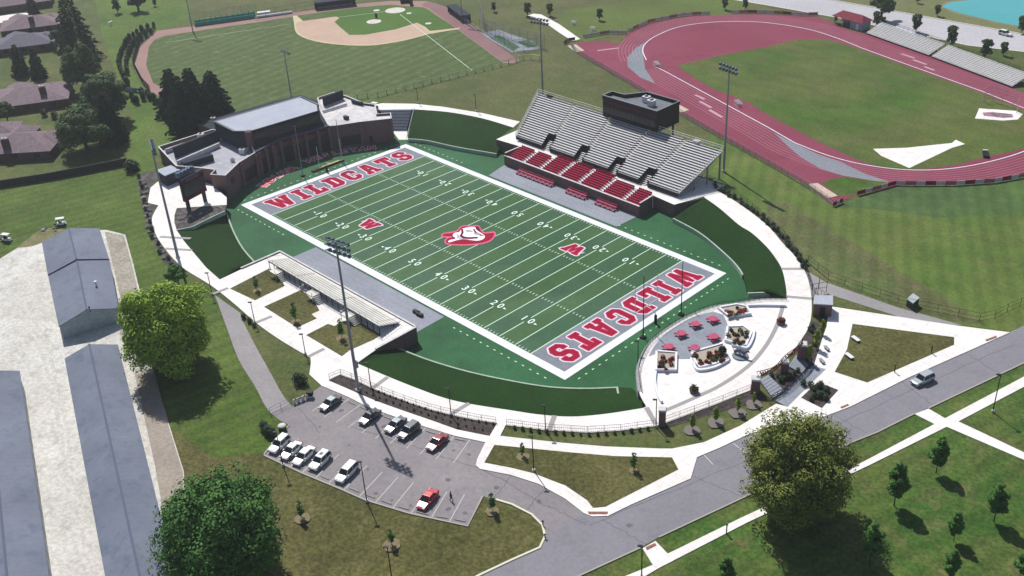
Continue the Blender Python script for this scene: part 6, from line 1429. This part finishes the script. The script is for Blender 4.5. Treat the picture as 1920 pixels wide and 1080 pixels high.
for (x, y, t_, lb) in ((1206, 633, 518, 'dark net mast left of the goal post at the near end zone'), (1277, 590, 492, 'dark net mast right of the goal post at the near end zone'), (568, 330, 236, 'dark net mast left of the goal post at the far end zone'), (641, 302, 224, 'dark net mast right of the goal post at the far end zone')):
    base = G(x, y, 0); zt = topz(base, t_); o = thing('net_mast', lb, 'mast', base, gn); b = MB(); b.tube(base, v3(base.x, base.y, zt), .12, .08, n=6); b.build('pole', M_black if x > 1000 else M_pole, o)
    b = MB(); b.box(base, (1.0, 1.0, .3), R(10)); b.build('base_plate', M_black, o)
for (x0, y0, x1, y1, lb) in ((566, 330, 642, 301, 'folded dark net with yellow pads on the turf behind the far goal post'),):
    A_, B_ = G(x0, y0, 0), G(x1, y1, 0); A_, B_ = A_.lerp(B_, .25), A_.lerp(B_, .95); o = thing('folded_net', lb, 'net', (A_ + B_) / 2); b = MB(); b.wall([A_, B_], -.02, .35, 1.0); b.build('net_bundle', M_black, o)
    b = MB(); b.wall([A_.lerp(B_, .35), A_.lerp(B_, .95)], .35, .5, .5); b.build('pad', M_yel, o)
# ================================================================ track and ballfield things
def far_bleachers(f0, f1, b0, b1, label, hh=2.9):
    A_, B_ = G(*f0), G(*f1); C_, D_ = G(*b0, H + hh), G(*b1, H + hh); o = thing('track_bleachers', label, 'bleachers', (A_ + B_) / 2, 'bleachers along the far side of the track'); n_ = 10; t = MB(); s = MB(); u = (B_ - A_).normalized(); dep = v3(-u.y, u.x, 0)
    W_ = 6.4
    for k in range(n_):
        z = H + .5 + (hh - .5) * k / n_; y0 = W_ * k / n_
        a_, b_ = A_ + dep * y0, B_ + dep * y0; c_, d_ = A_ + dep * (y0 + W_ / n_), B_ + dep * (y0 + W_ / n_)
        t.quad(v3(a_.x, a_.y, z), v3(b_.x, b_.y, z), v3(d_.x, d_.y, z), v3(c_.x, c_.y, z)); m_ = (a_ + b_ + c_ + d_) / 4; t.quad(v3(a_.x, a_.y, z - .28), v3(b_.x, b_.y, z - .28), v3(b_.x, b_.y, z), v3(a_.x, a_.y, z), 1)
        s.box((m_.x, m_.y, z + .3), ((B_ - A_).length, .28, .05), math.atan2(u.y, u.x))
    t.build('bleacher_deck', [M_alu, M_pole], o); s.build('bleacher_bench', M_wht, o)
    b = MB(); L_ = (B_ - A_).length; nn_ = int(L_ / 2)
    for j in range(nn_ + 1):
        q = A_ + u * (L_ * j / nn_); e = q + dep * W_; b.box((e.x, e.y, H), (.1, .1, hh)); b.tube(v3(q.x, q.y, H + .3), v3(e.x, e.y, H + hh - .2), .05, n=4)
        b.tube(v3(e.x, e.y, H + hh), v3(e.x, e.y, H + hh + 1.1), .04, n=4)
    for z in (hh + .6, hh + 1.1): b.tube(A_ + dep * W_ + v3(0, 0, z), B_ + dep * W_ + v3(0, 0, z), .05, n=4)
    b.wall([A_ - dep * .05, B_ - dep * .05], H, H + .45, .1); b.build('support_frame', M_dark, o)
far_bleachers((1624, 64), (1741, 106), (1660, 40), (1770, 86), 'left section of white bleachers along the far side of the track')
far_bleachers((1746, 108), (1897, 165), (1775, 88), (1915, 138), 'right section of white bleachers along the far side of the track')
# red-roofed booth
p0 = G(1596, 52); u = (G(1640, 66) - G(1573, 48)).normalized(); ra = math.atan2(u.y, u.x); o = thing('track_booth', 'red-roofed booth with open shelter at the end of the track bleachers', 'booth', p0, None, ra)
b = MB(); b.box((2.8, 1.5, 0), (4.2, 4.4, 2.9)); b.build('wall', mat('pale_blue_block', (176, 180, 196)), o, local=True)
b = MB(); b.box((3.0, -.75, 0), (1.0, .1, 2.1)); b.build('door', M_wht, o, local=True)
b = MB(); b.box((-3.2, 3.6, 0), (8.0, .15, 2.6)); b.build('shelter_back', mat('pale_blue_block', (176, 180, 196)), o, local=True)
for x in (-7, -3.4, .2): b = MB(); b.box((x, -.5, 0), (.2, .2, 2.7)); b.build('column', M_wht, o, local=True)
b = MB(); X0, X1, Y0_, Y1_ = -7.8, 5.4, -1.2, 4.4; e = [(X0, Y0_, 2.8), (X1, Y0_, 2.8), (X1, Y1_, 2.8), (X0, Y1_, 2.8)]; r0, r1 = (X0 + 2.4, 1.6, 4.6), (X1 - 2.4, 1.6, 4.6)
b.add(e + [r0, r1], [(0, 1, 5, 4), (1, 2, 5), (2, 3, 4, 5), (3, 0, 4), (3, 2, 1, 0)]); b.build('roof', mat('red_shingle', (150, 66, 82), (136, 56, 72), 1), o, local=True)
# white equipment on the track and lawn
def hurdles(px, py, ang, n_, label, wd=1.2):
    p_ = G(px, py); o = thing('hurdle_stack', label, 'hurdles', p_, 'stacks of white track equipment', ang)
    for k in range(n_):
        b = MB(); x = (k - n_ / 2) * .55; b.box((x, 0, .9), (.08, wd, .2)); b.box((x, -wd / 2, 0), (.06, .06, .95)); b.box((x, wd / 2, 0), (.06, .06, .95)); b.box((x + .25, -wd / 2, 0), (.6, .06, .06)); b.box((x + .25, wd / 2, 0), (.6, .06, .06)); b.build('hurdle', M_wht, o, local=True)
hurdles(1232, 124, R(-35), 7, 'stack of white hurdles at the start of the near straight', 1.6); hurdles(1385, 198, R(-35), 7, 'stack of white hurdles in the middle of the near straight', 1.6)
hurdles(1076, 46, R(-30), 5, 'white equipment stack on the knoll beside the footpath', 1.6); hurdles(1112, 57, R(-30), 5, 'white equipment stack on the knoll above the track corner', 1.6)
p_ = G(1848, 292); o = thing('landing_mat', 'dark cart with mats on the lower bend of the track', 'mat', p_, None, R(-60)); b = MB(); b.box((0, 0, .1), (3.4, 1.4, .6)); b.build('mat_body', M_black, o, local=True, bevel=.06); b = MB(); b.box((-1.9, 0, .3), (.4, 1.2, .5)); b.build('handle_end', M_wht, o, local=True)
# discus circle and cage
p_ = G(1868, 214, Z + .05); struct(patch('throwing_pad', [(1828, 222), (1836, 203), (1905, 208), (1918, 214), (1908, 224), (1880, 226)], M_conc, Z + .05)); patch('throwing_pad', [(1842, 211), (1862, 210), (1898, 214), (1900, 220), (1880, 221), (1845, 217)], mat('pink_pad', (196, 130, 150), (120, 116, 126), .8, contrast=(.45, .55)), Z + .06)
o = thing('throwing_cage', 'net posts of the throwing cage at the right end of the track infield', 'cage', p_)
rs = [G(x, y) for x, y in ((1839, 200), (1846, 192), (1860, 190), (1878, 196), (1898, 202), (1906, 212))]
for q in rs: b = MB(); b.tube(q, q + v3(0, 0, 4.2), .09, n=6); b.build('post', M_cap, o)
b = MB()
for z in (1.0, 2.0, 3.0, 4.1):
    for i in range(5): b.tube(rs[i] + v3(0, 0, z), rs[i + 1] + v3(0, 0, z), .03, n=4)
b.build('net', M_dark, o)
# banner fence along the lower bend
def banner_fence(pts, label, n_, cols, hh=1.2):
    ln = resample(W(pts, Z), n_ + 1); o = thing('banner_fence', label, 'fence', ln[0])
    for i in range(n_):
        b = MB(); b.wall([ln[i].lerp(ln[i + 1], .03), ln[i].lerp(ln[i + 1], .97)], H + .15, H + hh, .06); b.build('banner', cols[i % len(cols)], o)
    for q in ln: b = MB(); b.tube(q, q + v3(0, 0, hh + .15), .06, n=5); b.build('post', M_dark, o)
M_bw = mat('banner_white', (232, 214, 218)); M_bp = mat('banner_rose', (196, 116, 130))
banner_fence([(1607, 367), (1680, 347), (1700, 348), (1790, 348), (1865, 343), (1920, 333), (1960, 318)], 'red and white banner fence along the lower bend of the track', 22, [M_crim, M_bw, M_bp, M_bw])
banner_fence([(1562, 388), (1580, 380)], 'short red and white banner fence at the lower sand pit', 3, [M_crim, M_bw, M_crim])
banner_fence([(1178, 60), (1215, 43), (1280, 30), (1330, 27)], 'pale banner fence along the upper left bend of the track', 12, [M_bw, M_bp, M_bw])
banner_fence([(1370, 25), (1440, 25), (1500, 30), (1533, 29)], 'pale banner fence along the top bend of the track', 10, [M_bw, M_bp, M_crim, M_bw])
banner_fence([(1094, 71), (1142, 63), (1176, 64)], 'pale banner fence between the footpath end and the track', 5, [M_bw, M_bw, M_bp]); banner_fence([(1058, 84), (1064, 78), (1078, 76)], 'red banner fence at the upper left corner of the track', 3, [M_crim, M_bp])
# dugouts
def dugout(p0, p1, dep, hh, label, m=M_charc):
    A_, B_ = G(*p0), G(*p1); u = (B_ - A_).normalized(); n_ = v3(-u.y, u.x, 0); o = thing('dugout', label, 'dugout', (A_ + B_) / 2)
    b = MB(); b.wall([A_ + n_ * dep, B_ + n_ * dep], H, H + hh, .25); b.wall([A_, A_ + n_ * dep], H, H + hh, .2); b.wall([B_, B_ + n_ * dep], H, H + hh, .2); b.build('wall', m, o)
    b = MB(); q = [A_ - n_ * .5, B_ - n_ * .5, B_ + n_ * (dep + .3), A_ + n_ * (dep + .3)]; b.prism([(v.x, v.y) for v in q], H + hh, H + hh + .22); b.build('roof', M_charc, o)
    b = MB(); m_ = (A_ + B_) / 2 + n_ * (dep * .6); b.box((m_.x, m_.y, H), ((B_ - A_).length * .9, .5, .5), math.atan2(u.y, u.x)); b.build('bench', M_tread, o)
    b = MB()
    for k in range(6): q = A_.lerp(B_, k / 5); b.tube(q, q + v3(0, 0, hh), .07, n=5)
    for z in (.6, 1.1): b.tube(A_ + v3(0, 0, z), B_ + v3(0, 0, z), .05, n=4)
    b.build('front_rail', M_black, o)
dugout((592, 19), (667, 10), 3.0, 2.6, 'long dark dugout behind the baseball infield at the top edge')
dugout((840, 22), (868, 42), 3.0, 2.3, 'dark slatted dugout along the right side of the ballfield')
o = thing('equipment_shed', 'small slate blue shed at the end of the right-hand dugout', 'shed', G(872, 40)); b = MB(); b.box(G(872, 40), (3, 3, 2.4), R(50)); b.build('wall', mat('slate_wall', (92, 98, 118)), o); b = MB(); b.box(G(872, 40) + v3(0, 0, 2.4), (3.3, 3.3, .25), R(50), tap=.9); b.build('roof', M_charc, o)
# green bullpen tarps and white benches
M_teal = mat('teal_tarp', (86, 176, 160), (70, 160, 146), .5)
o = thing('bullpen', 'teal padded bullpen wall left of the baseball infield', 'bullpen', G(415, 46)); b = MB(); b.wall([G(366, 50), G(478, 34)], H, H + 1.5, .3); b.build('pad_wall', M_teal, o); b = MB(); b.wall([G(366, 44), G(478, 28)], H, H + 1.2, .3); b.build('back_wall', M_teal, o)
for k in range(12): b = MB(); q = G(366, 50).lerp(G(478, 34), k / 11); b.tube(q, q + v3(0, 0, 3), .08, n=5); b.build('post', M_dark, o)
o = thing('tarp_roll', 'long white rolled tarp lying on the warning track', 'tarp', G(515, 30)); b = MB(); b.tube(G(482, 34) + v3(0, 0, .5), G(548, 25) + v3(0, 0, .5), .5, n=10); b.build('roll', M_wht, o); b = MB(); b.box(G(495, 27), (5, 2, 1.1), R(60)); b.build('cover', M_wht, o)
o = thing('batting_turtle', 'dark batting cage frame behind home plate', 'cage', G(760, 8)); b = MB(); q = G(760, 9)
b.wall([q + v3(-3, 0, 0), q + v3(-2, 2.2, 0), q + v3(2, 2.2, 0), q + v3(3, 0, 0)], H, H + 2.4, .1); b.build('frame', M_black, o)
o = thing('pitching_screen', 'dark pitching screen on the baseball mound', 'screen', G(706, 35)); b = MB(); q = G(706, 35)
for s_ in (-.6, .6): b.tube(q + v3(s_, 0, 0), q + v3(s_, 0, 2), .1, n=5)
b.box(q + v3(0, 0, .3), (1.2, .12, 1.6)); b.build('frame', M_black, o)
patch('batting_cage_floor', [(900, 62), (935, 56), (1000, 78), (1015, 92), (960, 98), (915, 72)], M_paver, Z + .03); patch('batting_mat', [(918, 70), (935, 66), (975, 88), (962, 96)], mat('cage_turf', (76, 110, 76)), Z + .036); patch('batting_mat', [(970, 78), (990, 74), (1010, 86), (990, 90)], mat('cage_turf', (76, 110, 76)), Z + .036)
# blue slatted stand by the outfield hedge
o = thing('small_bleachers', 'small dark blue slatted stand below the outfield hedge', 'bleachers', G(247, 162)); 
for k in range(4): b = MB(); q = G(240 + k * 5, 170 + k * 1.0); b.box(q + v3(0, 0, .2 + k * .35), (7.0, .5, .12), R(28)); b.box(q, (.2, .2, .3 + k * .35), R(28)); b.build('bench', mat('blue_slat', (58, 70, 104)), o)
# utility boxes and benches by the lawn triangle
o, r = boxbuilding('utility_box', [(1701, 560), (1712, 568), (1724, 558), (1712, 550)], H + 1.7, 'dark green utility box with pale lid on the meadow edge', mat('box_green', (60, 78, 68)), mat('pale_lid', (186, 196, 198)), 'utility box', .05)
gbn = 'stone benches at the lawn triangle'
for x, y, lb in ((1604, 638, 'upper of two white stone benches on the lawn triangle edge'), (1592, 670, 'lower of two white stone benches on the lawn triangle edge')):
    q = G(x, y, Z + .12); o = thing('stone_bench', lb, 'bench', q, gbn); b = MB(); b.box(q + v3(0, 0, .35), (1.9, .8, .14), R(-20)); b.build('seat', M_wht, o); b = MB(); b.box(q + v3(-.4, 0, 0), (.4, .6, .35), R(-20)); b.box(q + v3(.4, 0, 0), (.4, .6, .35), R(-20)); b.build('pedestal', M_dark, o)
gst = 'grey granite benches by the gate bed'
for x, y, lb in ((1550, 655, 'upper of two grey granite slabs on the walk right of the gate bed'), (1541, 679, 'lower of two grey granite slabs on the walk right of the gate bed')):
    q = G(x, y, Z + .12); o = thing('granite_bench', lb, 'bench', q, gst); b = MB(); b.box(q + v3(0, 0, .3), (1.5, .6, .12), R(-30)); b.build('seat', M_pole, o); b = MB(); b.box(q, (1.0, .4, .3), R(-30)); b.build('pedestal', M_dark, o)
gsn = 'small dark sign posts by the kerbs'
for x, y, t_, lb in ((1746, 663, 651, 'small dark hydrant-like post at the right side of the lawn triangle'), (1677, 699, 686, 'small dark post at the lower corner of the lawn triangle'), (1362, 1000, 985, 'small dark post on the pavement beyond the road'), (1018, 985, 978, 'small dark post at the parking lot exit kerb'), (1022, 1009, 1003, 'small dark drain post at the exit kerb bend')):
    q = G(x, y); zt = topz(q, t_); o = thing('marker_post', lb, 'post', q, gsn); b = MB(); b.tube(q, v3(q.x, q.y, zt), .1, n=6); b.build('post_body', M_black, o); b = MB(); b.box(v3(q.x, q.y, zt), (.3, .3, .14)); b.build('cap', M_dark, o)
o = thing('trash_bin', 'round cream bin at the top left corner of the parking lot', 'bin', G(530, 806)); q = G(530, 806); b = MB(); b.tube(q, q + v3(0, 0, .9), .7, n=14); b.build('bin_body', mat('bin_olive', (96, 92, 60)), o); b = MB(); b.dome(q + v3(0, 0, .9), .75, .3, n=14); b.build('lid', M_cap, o)
for q0 in ((208, 48, 'white bent garden structure on the west lawn'), (225, 242, 'white post lamp under the conifer at the garden edge')):
    q = G(q0[0], q0[1]); o = thing('garden_ornament', q0[2], 'ornament', q); b = MB(); b.tube(q, q + v3(0, 0, 1.3), .12, n=6); b.build('stem', M_cap, o); b = MB(); b.box(q + v3(0, 0, 1.3), (2.2, .5, .25), R(-60)); b.build('top', M_wht, o)
q = G(703, 203); o = thing('utility_cart', 'small white roofed cart where the far ring walk meets the field house', 'cart', q); b = MB(); b.box(q, (1.8, 1.1, .7), R(20)); b.build('body', M_dark, o); b = MB(); b.box(q + v3(0, 0, 1.7), (1.9, 1.2, .1), R(20)); b.build('canopy', M_wht, o)
b = MB()
for s_ in (-.7, .7): b.tube(q + v3(s_, 0, .7), q + v3(s_, 0, 1.7), .04, n=4)
b.build('canopy_post', M_black, o)
